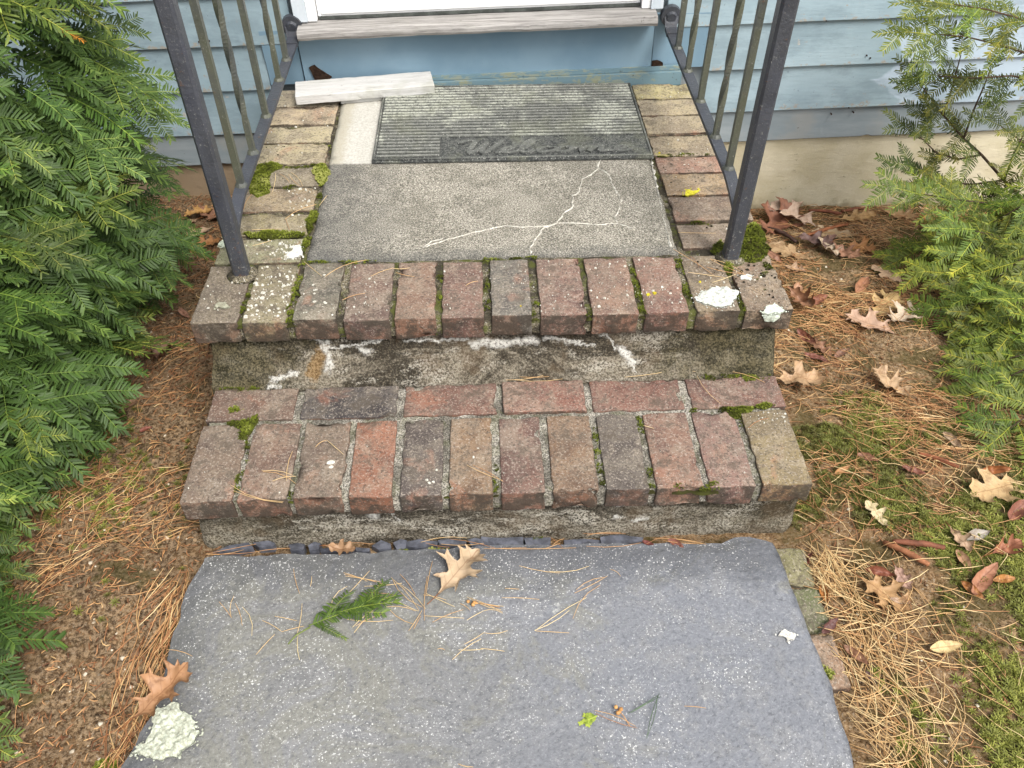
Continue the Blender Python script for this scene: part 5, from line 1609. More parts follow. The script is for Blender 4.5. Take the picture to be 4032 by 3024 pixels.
for bi, P in enumerate(BR):
    P = [Vector(p) + Vector((.085 if bi < 11 or bi == 21 else .035, 0, 0)) for p in P]
    dense = bi >= 11 and bi != 21
    stems.append(([tuple(p) for p in P], list(np.linspace(.0055 if bi == 0 else .0035, .0014, len(P)))))
    tot = sum((P[i + 1] - P[i]).length for i in range(len(P) - 1))
    n = max(3, int(tot / (.025 if dense else .055)))
    for j in range(n + 1):
        t = (j + .3) / n
        if t > 1:
            t = 1
        if t < (.38 if bi in (0,) else .06):
            continue
        f = t * (len(P) - 1)
        i = min(int(f), len(P) - 2)
        p = P[i].lerp(P[i + 1], f - i)
        d = (P[i + 1] - P[i]).normalized()
        if t < .98:
            ud = Vector((0, -.35, .9))
            lat = d.cross(ud).normalized() * (1 if j % 2 else -1)
            lat += Vector((0, 0, rs.normal(0, .35)))
            d = (d * .8 + lat * rs.uniform(.5, 1.0) + Vector((0, -.12, -.16))).normalized()
        up = Vector((rs.normal(0, .25), -.55 + rs.normal(0, .25), .8))
        k = int(rs.choice([0, 1, 4, 7, 3, 4])) if not dense else int(rs.choice([0, 1, 3, 7, 6, 4]))
        s = rs.uniform(.66, .9) * (1 if not dense else 1.05)
        b = rs.uniform(.75, 1.25) * (1.3 if dense or bi in (5, 6, 21) else .72)
        c = (b * rs.uniform(1.0, 1.4), b * rs.uniform(.9, 1.0), b * .62)
        if (p + d * .15 * s).y > 1.09:
            d.y = -abs(d.y)
        outer.append((tuple(p), tuple(d), tuple(up), s, k, c))
stems.append(([(1.891, 0.86, -0.38), (1.737, 0.86, -0.342), (1.602, 0.86, -0.305)], [.008, .007, .0055]))
build_shrub('loose yellow-green yew shrub with bare twigs to the right of the steps', outer, None, stems, None, (1.864, 0.75, -0.445))

# ---------------------------------------------------------------- fallen leaves
def oak_outline(seed, pointed=True):
    r = random.Random(seed)
    out = []
    for sd in (1, -1):
        k = lambda v, j=.034: v + r.uniform(-j, j)
        if pointed:
            pts = [(.0, .012), (.10, .03), (k(.20), k(.14)), (k(.15), k(.24, .03)), (k(.25), k(.20)), (k(.31), .115), (k(.38), .115), (k(.46), k(.22)), (k(.45), k(.37, .04)), (k(.53), k(.30)), (k(.62), k(.36, .04)),
                   (k(.60), k(.22)), (k(.63), .12), (k(.70), .12), (k(.77), k(.18)), (k(.80), k(.27, .03)), (k(.85), k(.17)), (k(.92), k(.17)), (.90, .07), (.95, .05)]
        else:
            pts = [(.0, .012), (.12, .035), (k(.20), k(.12)), (k(.27), k(.15)), (k(.33), .12), (k(.38), .11), (k(.44), k(.18)), (k(.50), k(.27)), (k(.58), k(.27)), (k(.60), k(.15)), (k(.63), .10),
                   (k(.69), k(.12)), (k(.74), k(.23)), (k(.81), k(.21)), (k(.83), .11), (k(.90), .11), (.96, .06)]
        out.append([(a, b * sd) for a, b in pts])
    return out[0] + [(1.0, 0.0)] + out[1][::-1]
def ell_outline(seed):
    r = random.Random(seed)
    w = r.uniform(.13, .19)
    n = 16
    up = [(i / n, w * math.sin(math.pi * (i / n) ** .85) ** .8 + r.uniform(-.006, .006)) for i in range(1, n)]
    return [(0, 0.004)] + up + [(1, 0)] + [(a, -b) for a, b in up[::-1]]

def leaf_mesh(kind, seed, curl=.25, holes=0):
    pl = np.array(oak_outline(seed, True) if kind == 'oak' else oak_outline(seed, False) if kind == 'lobed' else ell_outline(seed))
    pl = refine(pl, .035)
    v, f, n = fill(pl, .05)
    q = np.c_[v, np.zeros(len(v))]
    r = random.Random(seed)
    cy = curl * r.uniform(.5, 1.4)
    z = np.abs(v[:, 1]) ** 1.5 * cy * 2.2 + (v[:, 0] - .4) ** 2 * curl * r.uniform(-.3, .9) + fbm(q, 6, seed, 3) * .05 * (curl + .3) * 1.5
    z -= z.min()
    V = np.c_[v[:, 0] - .45, v[:, 1], z]
    n0 = len(V)
    if kind == 'roll':
        pass
    Vb = V - np.array([0, 0, .006])
    F = f + [tuple(x + n0 for x in q[::-1]) for q in f] + [(i, i + n0, (i + 1) % n + n0, (i + 1) % n) for i in range(n)]
    return np.r_[V, Vb], F
def leaf_variant(kind, seed, L, curl):
    V, F = leaf_mesh(kind, seed, curl)
    return mesh(kind + '_leaf', V * L, F, True)
def place_leaf(kind, tip, base, z, col, lab, seed, curl=.3, lift=.004, roll=0.0, pitch=0.0, stalk=True, grp=None):
    tip, base = np.array(tip[:2]), np.array(base[:2])
    ax = tip - base
    L = float(np.linalg.norm(ax)) * (1.18 if kind != 'ell' else 1.05) * (.85 if z is not G_ else 1)
    ctr = base + ax * .45
    me = leaf_variant(kind, seed, L, curl)
    name = 'oak_leaf' if kind in ('oak', 'lobed') else 'dry_leaf'
    if callable(z):
        zz = float(np.max(z(np.array([base[0], tip[0], ctr[0]]), np.array([base[1], tip[1], ctr[1]]))))
    else:
        zz = z
    o = obj(name, me, LEAF, loc=(ctr[0], ctr[1], zz + (lift * .55 if z is G_ else lift)), rot=(roll, pitch, math.atan2(ax[1], ax[0])), color=lin(tuple(np.array(col) * .82 + sum(col) / 3 * .18), .66))
    tag(o, lab, 'leaf', grp or ('fallen oak leaves' if name == 'oak_leaf' else 'fallen narrow leaves'))
    if stalk and kind in ('oak', 'lobed'):
        z0 = float(me.vertices[0].co.z)
        v, f = tube([(-.45 * L, 0, z0), (-.55 * L, .01 * L, z0 * .6 + .001), (-.68 * L, .035 * L, .002)], [.0009, .0008, .0009], 5)
        obj('stalk', mesh('stalk', v, f, True), STUB, o, color=lin((150, 95, 55)))
    return o
G_ = gground
tan, ptan, dbr, org, red, pink, yel, cream, grey, pur = (206, 172, 128), (224, 198, 166), (140, 96, 68), (206, 138, 72), (162, 104, 76), (226, 192, 166), (216, 178, 112), (236, 214, 160), (190, 176, 160), (132, 100, 92)
LV = [
 ('oak', (0.947, 1.056, -0.467), (1.069, 0.955, -0.455), G_, pink, 'pale pink oak leaf against the foundation wall beyond the right post', .3, .02, .1),
 ('oak', (1.019, 1.053, -0.467), (0.907, 0.916, -0.45), G_, red, 'red-brown curled oak leaf just behind the mossy corner of the landing', .5, .008, .2),
 ('lobed', (1.068, 0.922, -0.451), (1.195, 0.903, -0.449), G_, tan, 'broad tan oak leaf lying flat between the foundation and the orange leaf', .15, .006, 0),
 ('lobed', (1.436, 1.013, -0.462), (1.353, 1.066, -0.468), G_, (200, 156, 104), 'tan oak leaf near the foundation wall at the tip of the right shrub', .35, .008, .1),
 ('lobed', (0.901, 0.843, -0.442), (0.996, 0.763, -0.432), G_, (198, 160, 112), 'dull tan oak leaf lowest in the leaf pile right of the landing', .2, .006, 0),
 ('lobed', (1.082, 0.82, -0.439), (0.993, 0.871, -0.445), G_, pur, 'purple-brown oak leaf on top of the leaf pile right of the landing', .6, .022, .2),
 ('lobed', (1.075, 0.76, -0.431), (1.048, 0.852, -0.443), G_, ptan, 'small pale torn leaf at the right end of the leaf pile', .5, .016, -.2),
 ('oak', (1.213, 0.79, -0.435), (1.146, 0.833, -0.44), G_, org, 'bright orange oak leaf right of the leaf pile', .4, .01, .2),
 ('lobed', (1.137, 0.728, -0.428), (1.091, 0.804, -0.437), G_, (196, 140, 106), 'brownish pink leaf below the bright orange oak leaf', .6, .008, .3),
 ('lobed', (1.167, 0.675, -0.421), (1.218, 0.591, -0.411), G_, (206, 168, 130), 'crinkled tan oak leaf under the left tip of the right shrub', .4, .01, 0),
 ('lobed', (1.164, 0.51, -0.401), (1.067, 0.419, -0.392), G_, yel, 'golden yellow oak leaf touching a pale one right of the landing', .25, .008, 0),
 ('oak', (0.994, 0.417, -0.392), (1.092, 0.35, -0.385), G_, (216, 172, 140), 'pinkish tan oak leaf with long thin pointed lobes', .2, .006, 0),
 ('oak', (1.106, 0.383, -0.388), (1.2, 0.436, -0.394), G_, ptan, 'whitish tan oak leaf with spiky points beside the golden one', .35, .010, 0),
 ('lobed', (0.906, 0.449, -0.395), (0.864, 0.528, -0.403), G_, (176, 122, 86), 'brown folded oak leaf leaning on the right corner of the landing', .9, .02, .5),
 ('lobed', (0.885, 0.253, -0.375), (0.85, 0.317, -0.382), G_, (168, 118, 86), 'dull brown broken oak leaf low beside the right riser', .5, .006, .1),
 ('oak', (0.822, 0.138, -0.364), (0.714, 0.143, -0.364), G_, (214, 170, 122), 'spiky tan oak leaf at the right end of the lower step', .35, .035, 0),
 ('oak', (0.958, 0.152, -0.365), (1.016, 0.061, -0.356), G_, (212, 172, 126), 'tan oak leaf bent in two on bare soil right of the steps', .5, .008, .2),
 ('ell', (1.067, -0.115, -0.341), (1.048, -0.061, -0.345), G_, (196, 164, 128), 'crumpled greyish tan leaf scrap below the right shrub', .7, .006, .3),
 ('oak', (1.028, -0.256, -0.33), (1.145, -0.227, -0.332), G_, (222, 182, 122), 'large pale tan oak leaf at the right edge of the picture', .25, .01, 0),
 ('ell', (1.129, -0.187, -0.335), (1.065, -0.189, -0.335), G_, (196, 116, 60), 'glossy orange-brown rolled leaf behind the large pale oak leaf', 1.2, .012, .6),
 ('lobed', (0.783, -0.277, -0.328), (0.804, -0.338, -0.324), G_, cream, 'cream torn oak leaf with a pine needle through it on moss', .4, .01, .1),
 ('oak', (0.769, -0.531, -0.314), (0.709, -0.47, -0.315), G_, (204, 154, 96), 'large tan-orange oak leaf lying in pine straw beside the slab', .3, .012, .1),
 ('ell', (0.77, -0.457, -0.315), (0.723, -0.441, -0.316), G_, (166, 92, 64), 'curled red-brown leaf on top of the straw above the large oak leaf', .9, .016, .4),
 ('ell', (0.837, -0.612, -0.313), (0.775, -0.619, -0.313), G_, (240, 208, 140), 'cream yellow oval leaf on the green star moss', .4, .012, .2),
 ('ell', (0.655, -0.642, -0.312), (0.623, -0.604, -0.313), G_, (166, 116, 84), 'brown oval leaf on straw near the edging bricks', .5, .008, .2),
 ('ell', (0.658, -0.682, -0.312), (0.648, -0.653, -0.312), G_, pur, 'purple-grey oval leaf on straw, lowest on the right', .5, .01, .3),
 ('ell', (0.605, -0.44, -0.316), (0.628, -0.397, -0.319), G_, (160, 88, 66), 'red-brown leaf standing on edge beside the rounded slab corner', .8, .012, .9),
 ('lobed', (1.051, -0.39, -0.32), (0.992, -0.411, -0.318), G_, (184, 112, 76), 'red-brown curled oak leaf on moss near the right edge', .8, .012, .2),
 ('ell', (0.924, -0.517, -0.314), (0.898, -0.477, -0.315), G_, (200, 128, 62), 'orange-brown pointed leaf on moss at the right', .7, .01, .4),
 ('ell', (1.01, -0.47, -0.315), (0.964, -0.473, -0.315), G_, (206, 138, 66), 'small bright orange oval leaf near the right edge', .7, .01, .3),
 ('ell', (0.929, -0.455, -0.315), (0.922, -0.403, -0.319), G_, (190, 142, 100), 'tan creased leaf on straw at the right', .6, .008, .2),
 ('ell', (1.009, -0.358, -0.322), (0.952, -0.374, -0.321), G_, (200, 190, 176), 'pale grey dead leaf scrap at the right', .6, .01, .2),
 ('ell', (0.947, -0.194, -0.335), (0.905, -0.168, -0.337), G_, (164, 98, 74), 'matte brown narrow leaf between the two pine straw drifts', .6, .01, .3),
 ('ell', (0.621, -0.516, -0.314), (0.622, -0.475, -0.315), G_, (208, 130, 52), 'small orange leaf buried in straw beside the middle edging brick', .6, .012, .4),
 ('ell', (0.624, -0.55, -0.314), (0.588, -0.578, -0.313), G_, (120, 76, 70), 'dark purple thin leaf in the straw beside the slab', .6, .012, .5),
 ('lobed', (0.789, -0.491, -0.314), (0.78, -0.443, -0.316), G_, (204, 160, 138), 'pinkish broken leaf scrap beside the curled red-brown leaf', .5, .012, .3),
 ('ell', (0.779, -0.522, -0.314), (0.743, -0.51, -0.314), G_, (196, 160, 126), 'tan leaf scrap right of the large tan-orange oak leaf', .5, .01, .2),
 ('ell', (0.978, -0.44, -0.316), (0.901, -0.506, -0.314), G_, (194, 128, 92), 'long pink-brown leaf lying on straw near the right edge', .5, .008, .3),
 ('ell', (0.875, 0.223, -0.372), (0.818, 0.256, -0.376), G_, (150, 88, 70), 'dark red-brown curled leaf beside the riser on the right', .8, .01, .4),
 ('ell', (0.865, 0.285, -0.378), (0.833, 0.357, -0.386), G_, (148, 84, 62), 'red-brown leaf sliver below the right corner of the landing', .9, .012, .5),
 ('ell', (0.907, 0.738, -0.429), (0.872, 0.793, -0.435), G_, (176, 122, 92), 'brown leaf scrap nearest the landing in the right leaf pile', .6, .010, .3),
 ('lobed', (0.954, 0.679, -0.422), (0.899, 0.71, -0.425), G_, (198, 158, 120), 'pale brown oak leaf at the front of the right leaf pile', .5, .008, .1),
 ('ell', (1.118, 0.881, -0.446), (1.043, 0.837, -0.441), G_, (150, 106, 88), 'dark curled leaf between the purple-brown and broad tan leaves', .7, .018, .4),
 ('lobed', (1.292, 1.013, -0.462), (1.185, 1.004, -0.461), G_, (216, 168, 104), 'yellowish shredded leaf near the foundation, left of the tan oak leaf', .4, .008, .1),
 ('ell', (1.123, 0.616, -0.414), (1.059, 0.54, -0.405), G_, (192, 128, 88), 'orange-brown narrow leaf above the golden yellow oak leaf', .6, .008, .3),
 ('ell', (0.918, 0.612, -0.414), (0.88, 0.548, -0.406), G_, (204, 150, 112), 'small tan leaf tip sticking up behind the right landing corner', .6, .012, .4),
 ('ell', (0.963, 0.519, -0.402), (0.898, 0.484, -0.398), G_, (170, 104, 76), 'red-brown twisted leaf right of the landing corner', .9, .010, .5),
 ('ell', (0.942, 0.271, -0.377), (0.894, 0.242, -0.374), G_, (160, 116, 92), 'small dull leaf in the needles right of the riser', .6, .006, .2),
 ('ell', (0.861, -0.145, -0.339), (0.822, -0.121, -0.341), G_, (172, 116, 86), 'brown pointed leaf on moss right of the lower step', .6, .008, .3),
 ('ell', (0.786, -0.163, -0.337), (0.747, -0.183, -0.336), G_, (206, 146, 84), 'small orange-tan leaf beside the straw-coloured twig', .6, .008, .3),
 ('lobed', (0.948, -0.404, -0.319), (0.934, -0.349, -0.323), G_, (206, 168, 130), 'pale crumpled leaf above the tan creased leaf', .6, .010, .2),
 ('ell', (1.123, -0.28, -0.328), (1.062, -0.329, -0.324), G_, (170, 104, 80), 'red-brown leaf at the right edge below the large pale oak leaf', .8, .010, .3),
 # left side
 ('lobed', (-0.957, 0.854, -0.375), (-0.884, 0.91, -0.377), G_, (212, 176, 138), 'pale tan oak leaf in the leaf pile behind the left shrub', .3, .012, 0),
 ('oak', (-0.974, 0.978, -0.38), (-0.897, 1.012, -0.381), G_, (220, 164, 86), 'yellow-tan oak leaf on top of the pile against the left foundation', .5, .02, .1),
 ('lobed', (-0.989, 0.895, -0.377), (-0.939, 0.957, -0.379), G_, (206, 164, 122), 'tan leaf half hidden by the left shrub next to the leaf pile', .5, .012, 0),
 ('lobed', (-0.875, 0.965, -0.379), (-0.943, 1.034, -0.382), G_, (176, 124, 92), 'brown leaf under the left bottom rail', .6, .01, 0),
 ('lobed', (-0.841, 0.828, -0.374), (-0.923, 0.795, -0.373), G_, org, 'bright orange oak leaf on the soil left of the landing', .35, .012, .1),
 ('lobed', (-0.893, 0.251, -0.354), (-0.829, 0.322, -0.356), G_, (150, 106, 78), 'brown curled oak leaf in the shade left of the riser', .9, .02, .2),
 ('lobed', (-0.943, 0.091, -0.348), (-0.87, 0.117, -0.349), G_, (190, 146, 108), 'tan oak leaf with holes on dark soil under the left shrub', .2, .006, 0),
 ('ell', (-0.823, 0.43, -0.36), (-0.865, 0.473, -0.361), G_, (186, 132, 104), 'small pinkish leaf scrap at the left corner of the landing', .6, .01, .3),
 ('lobed', (-0.947, 0.132, -0.349), (-0.906, 0.164, -0.351), G_, (150, 110, 82), 'dull brown leaf tucked under the lowest left yew twigs', .5, .008, 0),
 ('ell', (-0.817, 0.031, -0.346), (-0.843, 0.017, -0.346), G_, (160, 88, 68), 'small red-brown leaf on the bare soil left of the lower step', .5, .006, .2),
 ('oak', (-0.043, -0.38, -0.285), (-0.121, -0.481, -0.285), -.288, (218, 186, 146), 'tan oak leaf pointing at the bottom step on the stone slab', .3, .004, 0),
 ('oak', (-0.558, -0.609, -0.285), (-0.63, -0.704, -0.285), -.290, (196, 140, 92), 'large orange-brown oak leaf on the left edge of the stone slab', .35, .008, 0),
 ('ell', (0.369, -0.389, -0.29), (0.335, -0.367, -0.29), -.297, (160, 96, 76), 'red-brown curled leaf in the gap under the bottom step', .7, .006, .3),
 ('ell', (0.309, -0.381, -0.29), (0.283, -0.369, -0.29), -.297, (146, 74, 66), 'dark red leaf scrap in the gap under the bottom step', .7, .006, .3),
 ('lobed', (-0.288, -0.374, -0.29), (-0.349, -0.364, -0.29), -.294, (186, 142, 100), 'crumpled tan leaf in the gap above the fallen yew sprig', .7, .006, .2),
 ('ell', (0.48, 0.628, 0.0), (0.434, 0.647, 0.0), 0.002, (196, 184, 112), 'yellow-green oval leaf at the right front corner of the mat', .3, .004, .1),
]
for k, (kind, tip, base, z, col, lab, curl, lift, roll) in enumerate(LV):
    place_leaf(kind, tip, base, z, col, lab, 300 + k, curl, lift, roll)

# rolled leaves like little brown tubes, twigs, bark strips
def rod(name, p, q, r, col, lab, cat, grp, z=None, bend=.004, taper=.6, lift=0.004):
    p, q = np.array(p[:2], float), np.array(q[:2], float)
    za, zb = (float(gground(*a)[0]) if z is None else z for a in (p, q))
    A, B = np.array([*p, za + r + lift]), np.array([*q, zb + r + lift])
    n = 14
    rr = random.Random(int(abs(p[0] * 1e4)))
    pts = [A + (B - A) * t + np.array([rr.uniform(-1, 1) * bend * .3, rr.uniform(-1, 1) * bend * .3, math.sin(t * 3.14) * bend]) for t in np.linspace(0, 1, n)]
    v, f = tube([tuple(a - A) for a in pts], [r * (taper + (1 - taper) * math.sin(math.pi * (.15 + .7 * t))) * rr.uniform(.9, 1.1) for t in np.linspace(0, 1, n)], 8)
    o = obj(name, mesh(name, v, f, True), STUB, loc=tuple(A), color=lin(col, .62))
    return tag(o, lab, cat, grp)
rod('rolled_leaf', (0.786, -0.374, -0.321), (0.845, -0.442, -0.316), .0065, (196, 132, 92), 'light brown leaf rolled into a tube, nearer of two on the moss', 'leaf', 'rolled leaves')
rod('rolled_leaf', (0.801, -0.378, -0.321), (0.898, -0.398, -0.319), .0065, (150, 94, 68), 'dark brown leaf rolled into a tube, behind the lighter one', 'leaf', 'rolled leaves')
rod('rolled_leaf', (0.96, -0.126, -0.34), (1.031, -0.173, -0.337), .0055, (172, 104, 70), 'red-brown leaf rolled into a tube on bare soil below the right shrub', 'leaf', 'rolled leaves')
rod('rolled_leaf', (1.476, 1.032, -0.464), (1.43, 0.899, -0.448), .006, (204, 134, 76), 'orange rolled leaf standing out under the right shrub', 'leaf', 'rolled leaves')
rod('rolled_leaf', (1.099, 1.078, -0.47), (1.2, 1.045, -0.466), .006, (168, 104, 76), 'brown bark-like rolled leaf along the foundation, left one', 'leaf', 'rolled leaves')
rod('rolled_leaf', (1.21, 1.073, -0.469), (1.323, 1.093, -0.472), .006, (160, 100, 72), 'brown rolled leaf along the foundation, right of a similar one', 'leaf', 'rolled leaves')
rod('rolled_leaf', (1.029, 0.898, -0.448), (1.193, 0.969, -0.457), .006, (186, 118, 78), 'orange-brown rolled leaf below the pale pink oak leaf', 'leaf', 'rolled leaves')
rod('twig', (0.918, 0.955, -0.455), (0.987, 0.861, -0.444), .007, (92, 66, 56), 'short dark bare twig beside the mossy corner of the landing', 'twig', None, bend=.008)
rod('twig', (0.864, -0.152, -0.338), (0.691, -0.195, -0.335), .0012, (190, 160, 110), 'thin straw-coloured twig on the moss right of the lower step', 'twig', None)

# ---------------------------------------------------------------- fallen yew sprig on the slab
sp = empty('yew_sprig', (-0.366, -0.561, -0.285))
tag(sp, 'broken green yew sprig lying on the stone slab among pine needles', 'sprig')
a = np.array((-0.358, -0.54, -0.285))
b = np.array((-0.206, -0.477, -0.285))
def sprig_part(a, b, k, z, sc=None):
    d = b - a
    d[2] = 0
    L = [.16, .14, .21, .18, .12, .23, .16, .14][k]
    s = np.linalg.norm(d) / L
    o = bpy.data.objects.new('yew_spray', SPRAYS[k][0])
    COL.objects.link(o)
    o.parent = sp
    s = s if sc is None else sc
    o.matrix_local = Matrix.Translation(Vector((a[0], a[1], z)) - sp.location) @ frame_from(tuple(d / np.linalg.norm(d) + np.array([0, 0, .16])), (0, 0, 1)).to_4x4() @ Matrix.Diagonal((s, s * .62, s * .8, 1))
    o.color = (1.0, 1.0, .8, 1)
sprig_part(a, b, 3, -.282)
sprig_part(np.array((-0.316, -0.522, -0.285)), np.array((-0.199, -0.5, -0.285)), 1, -.277)
sprig_part(np.array((-0.341, -0.534, -0.285)), np.array((-0.29, -0.565, -0.285)), 4, -.282)
v, f = tube([(-0.392, -0.572, -0.285), (-0.38, -0.555, -0.284), (-0.356, -0.54, -0.283)], [.0014, .0016, .0016], 6)
obj('stem', mesh('stem', np.array(v) - np.array(sp.location), f, True), GREENSTEM, sp)

# tiny bud twigs and a green tip on the slab
def bud_twig(p, q, lab, col=(196, 148, 92), n=4):
    o = empty('bud_twig', (p[0], p[1], -.287))
    tag(o, lab, 'twig')
    A, B = np.array([p[0], p[1], -.285]), np.array([q[0], q[1], -.285])
    v, f = tube([tuple(A - A), tuple((B - A) * .5 + np.array([0, 0, .004])), tuple(B - A)], .0007, 5)
    obj('stem', mesh('stem', v, f, True), STUB, o, color=lin(col))
    rr = random.Random(3)
    for k in range(n):
        c = (B - A) * (.78 + .09 * k) + np.array([rr.uniform(-.004, .004), rr.uniform(-.004, .004), .003])
        V, F = rounded_box(.007, .0065, .006, .0027, (2, 2, 2), .0006, k)
        obj('bud', mesh('bud', V, F, True), STUB, o, loc=tuple(c), rot=(rr.random(), rr.random(), rr.random()), color=lin(col))
bud_twig((0.207, -0.742, -0.287), (0.191, -0.713, -0.287), 'tiny brown twig with round buds beside green needles on the slab')
bud_twig((-0.006, -0.51, -0.287), (-0.06, -0.499, -0.287), 'tiny dry twig with buds right of the fallen yew sprig')
gt = spray_geo(.03, 90, 2, .007, .003, .1, .1, .9)
o = obj('green_tip', mesh('green_tip', gt[0], [gt[1], gt[2]], False, np.clip(gt[3] + .5, 0, 1)), YEW, loc=(0.153, -0.722, -0.286), rot=(0, 0, 3.6), color=(.9, .95, .7))
tag(o, 'tiny bright green sprout tip lying on the slab', 'sprig')

# ---------------------------------------------------------------- pine needles, crumbs, star moss
def needles(P, ang, L, zf, seed, tone, spread, w=.00078, bow=.06, arch=.006, pit=.05):
    rr = np.random.default_rng(seed)
    n = len(P)
    t = np.array([0, .33, .67, 1.0])
    a = ang
    d = np.c_[np.cos(a), np.sin(a), np.zeros(n)]
    s = np.c_[-np.sin(a), np.cos(a), np.zeros(n)]
    bw = rr.normal(0, bow, n)
    ar = np.abs(rr.normal(0, arch, n))
    zb = np.abs(rr.normal(0, 1, n))
    tl = rr.normal(0, pit, n)
    V = np.zeros((n, 4, 3, 3))
    c0 = np.c_[P, np.zeros(n)]
    for i, tt in enumerate(t):
        u = tt - .5
        c = c0 + d * (L * u)[:, None] + s * (L * bw * (.25 - u * u) * 4)[:, None]
        c[:, 2] = zf(c[:, 0], c[:, 1], zb) + ar * (1 - 4 * u * u) + np.maximum(0, tl * L * u) + .001
        ww = w * (1.0 if 0 < i < 3 else .7)
        V[:, i, 0] = c + s * ww
        V[:, i, 1] = c - s * ww
        V[:, i, 2] = c + np.array([0, 0, ww * 1.5])
    base = (np.arange(n) * 12)[:, None, None]
    q = []
    for i in range(3):
        for (x, y) in ((0, 2), (2, 1), (1, 0)):
            q.append((i * 3 + x, i * 3 + y, i * 3 + 3 + y, i * 3 + 3 + x))
    Q = (np.array(q)[None] + base).reshape(-1, 4)
    tint = np.clip(rr.normal(tone, spread, n), 0, 1)
    return V.reshape(-1, 3), Q, np.repeat(tint, 12)

def on_soil(P, margin=.0):
    ok = ~inside(STONE_POLY, P)
    ok &= ~((np.abs(P[:, 0]) < .615 - margin) & (P[:, 1] > -.33) & (P[:, 1] < 1.2))
    ok &= P[:, 1] < 1.125
    return ok
def group(lst, name, mat, label, cat):
    Vs, Q, T, o = [], [], [], 0
    for V, q, t in lst:
        Vs.append(V)
        Q.append(q + o)
        T.append(t)
        o += len(V)
    ob = obj(name, mesh(name, np.concatenate(Vs), [np.concatenate(Q)], False, np.concatenate(T)), mat)
    return tag(ob, label, cat, kind='stuff')
soilz = lambda k: (lambda x, y, zb: gground(x, y) + zb * k)
def zone(N, x0, x1, y0, y1, seed, dens=None, freq=4.0, thr=-.2):
    rr = np.random.default_rng(seed)
    P = rr.uniform((x0, y0), (x1, y1), (N, 2))
    P = P[on_soil(P)]
    f = fbm(np.c_[P, np.full(len(P), seed)], freq, seed, 2)
    return P[rr.random(len(P)) < np.clip((f - thr) * 1.4 + .35, .05, 1)]
lst = []
def add(P, a_mean, a_sp, Lm, tone, sp, seed, k=.006):
    rr = np.random.default_rng(seed)
    lst.append(needles(P, rr.normal(a_mean, a_sp, len(P)), np.clip(rr.normal(Lm, .017, len(P)), .025, .12), soilz(k), seed, tone, sp))
rr = np.random.default_rng(77)
# drift of straw along the slab's right edge
t = rr.random(1500)
P = np.c_[.625 + np.abs(rr.normal(0, .085, 1500)) - .015, -.38 - t * .8]
P = P[on_soil(P)][:760]
add(P[:len(P) // 2], 1.75, .55, .075, .80, .14, 1, .007)
add(P[len(P) // 2:], 2.5, .7, .07, .72, .16, 2, .007)
add(zone(1900, .7, 1.7, -1.2, -.1, 3, thr=-.1), 2.6, .8, .078, .74, .17, 3, .006)
add(zone(4200, .62, 1.75, -.25, .55, 4, thr=-.15), 2.7, .8, .07, .53, .18, 4, .005)
add(zone(2400, .62, 1.8, .5, 1.12, 5), 2.9, .8, .065, .48, .18, 5, .004)
add(zone(1100, .62, 1.0, -.35, .8, 6), 2.2, .9, .07, .42, .18, 6, .004)
add(zone(2300, -1.5, -.58, -1.15, -.1, 7, thr=.0), .9, .9, .065, .46, .19, 7, .005)
add(zone(1100, -1.3, -.58, -.2, 1.12, 8), 1.0, 1.0, .07, .32, .17, 8, .005)
P = np.c_[-.6 + rr.normal(0, .03, 330) - .03, rr.uniform(-1.0, -.42, 330)]
P = P[on_soil(P)]
add(P, 1.45, .35, .08, .48, .2, 9, .006)
group(lst, 'pine_needles', STRAW, 'fallen pine needles strewn over the soil on both sides of the steps', 'pine needles')

# needles on masonry
def mas(pts, seed, z, tone=.66):
    rr = np.random.default_rng(seed)
    P = np.array([((a[0] + b[0]) / 2, (a[1] + b[1]) / 2) for a, b in pts])
    A = np.array([math.atan2(b[1] - a[1], b[0] - a[0]) for a, b in pts])
    Ln = np.array([math.hypot(b[1] - a[1], b[0] - a[0]) for a, b in pts])
    return needles(P, A, Ln, lambda x, y, zb: np.full(len(x), z) + zb * .0006, seed, tone, .14, w=.0006, bow=.05, arch=.0015, pit=.01)
N1 = [[(0.413, 0.22), (0.485, 0.118)], [(0.445, 0.192), (0.457, 0.148)], [(0.475, 0.15), (0.551, 0.122)], [(0.489, 0.179), (0.552, 0.124)], [(0.43, 0.132), (0.507, 0.109)], [(0.476, 0.094), (0.534, 0.122)], [(0.436, 0.288), (0.524, 0.281)], [(0.488, 0.179), (0.565, 0.11)]] + [[(-0.423, 0.203), (-0.376, 0.147)], [(-0.369, 0.147), (-0.333, 0.185)], [(-0.333, 0.185), (-0.283, 0.204)], [(-0.269, 0.143), (-0.222, 0.172)], [(-0.222, 0.17), (-0.185, 0.171)], [(-0.214, 0.155), (-0.173, 0.138)], [(-0.323, 0.062), (-0.276, 0.084)], [(-0.061, 0.103), (-0.034, 0.118)]] + [[(-0.493, 0.378), (-0.427, 0.439)], [(-0.54, 0.588), (-0.509, 0.545)], [(-0.517, 0.585), (-0.475, 0.521)], [(-0.512, 0.595), (-0.473, 0.526)], [(-0.551, 0.591), (-0.544, 0.5)], [(-0.564, 0.335), (-0.494, 0.335)], [(-0.55, 0.27), (-0.511, 0.29)], [(-0.419, 0.434), (-0.406, 0.48)], [(-0.492, 0.378), (-0.472, 0.323)], [(-0.6, 0.419), (-0.593, 0.492)]]
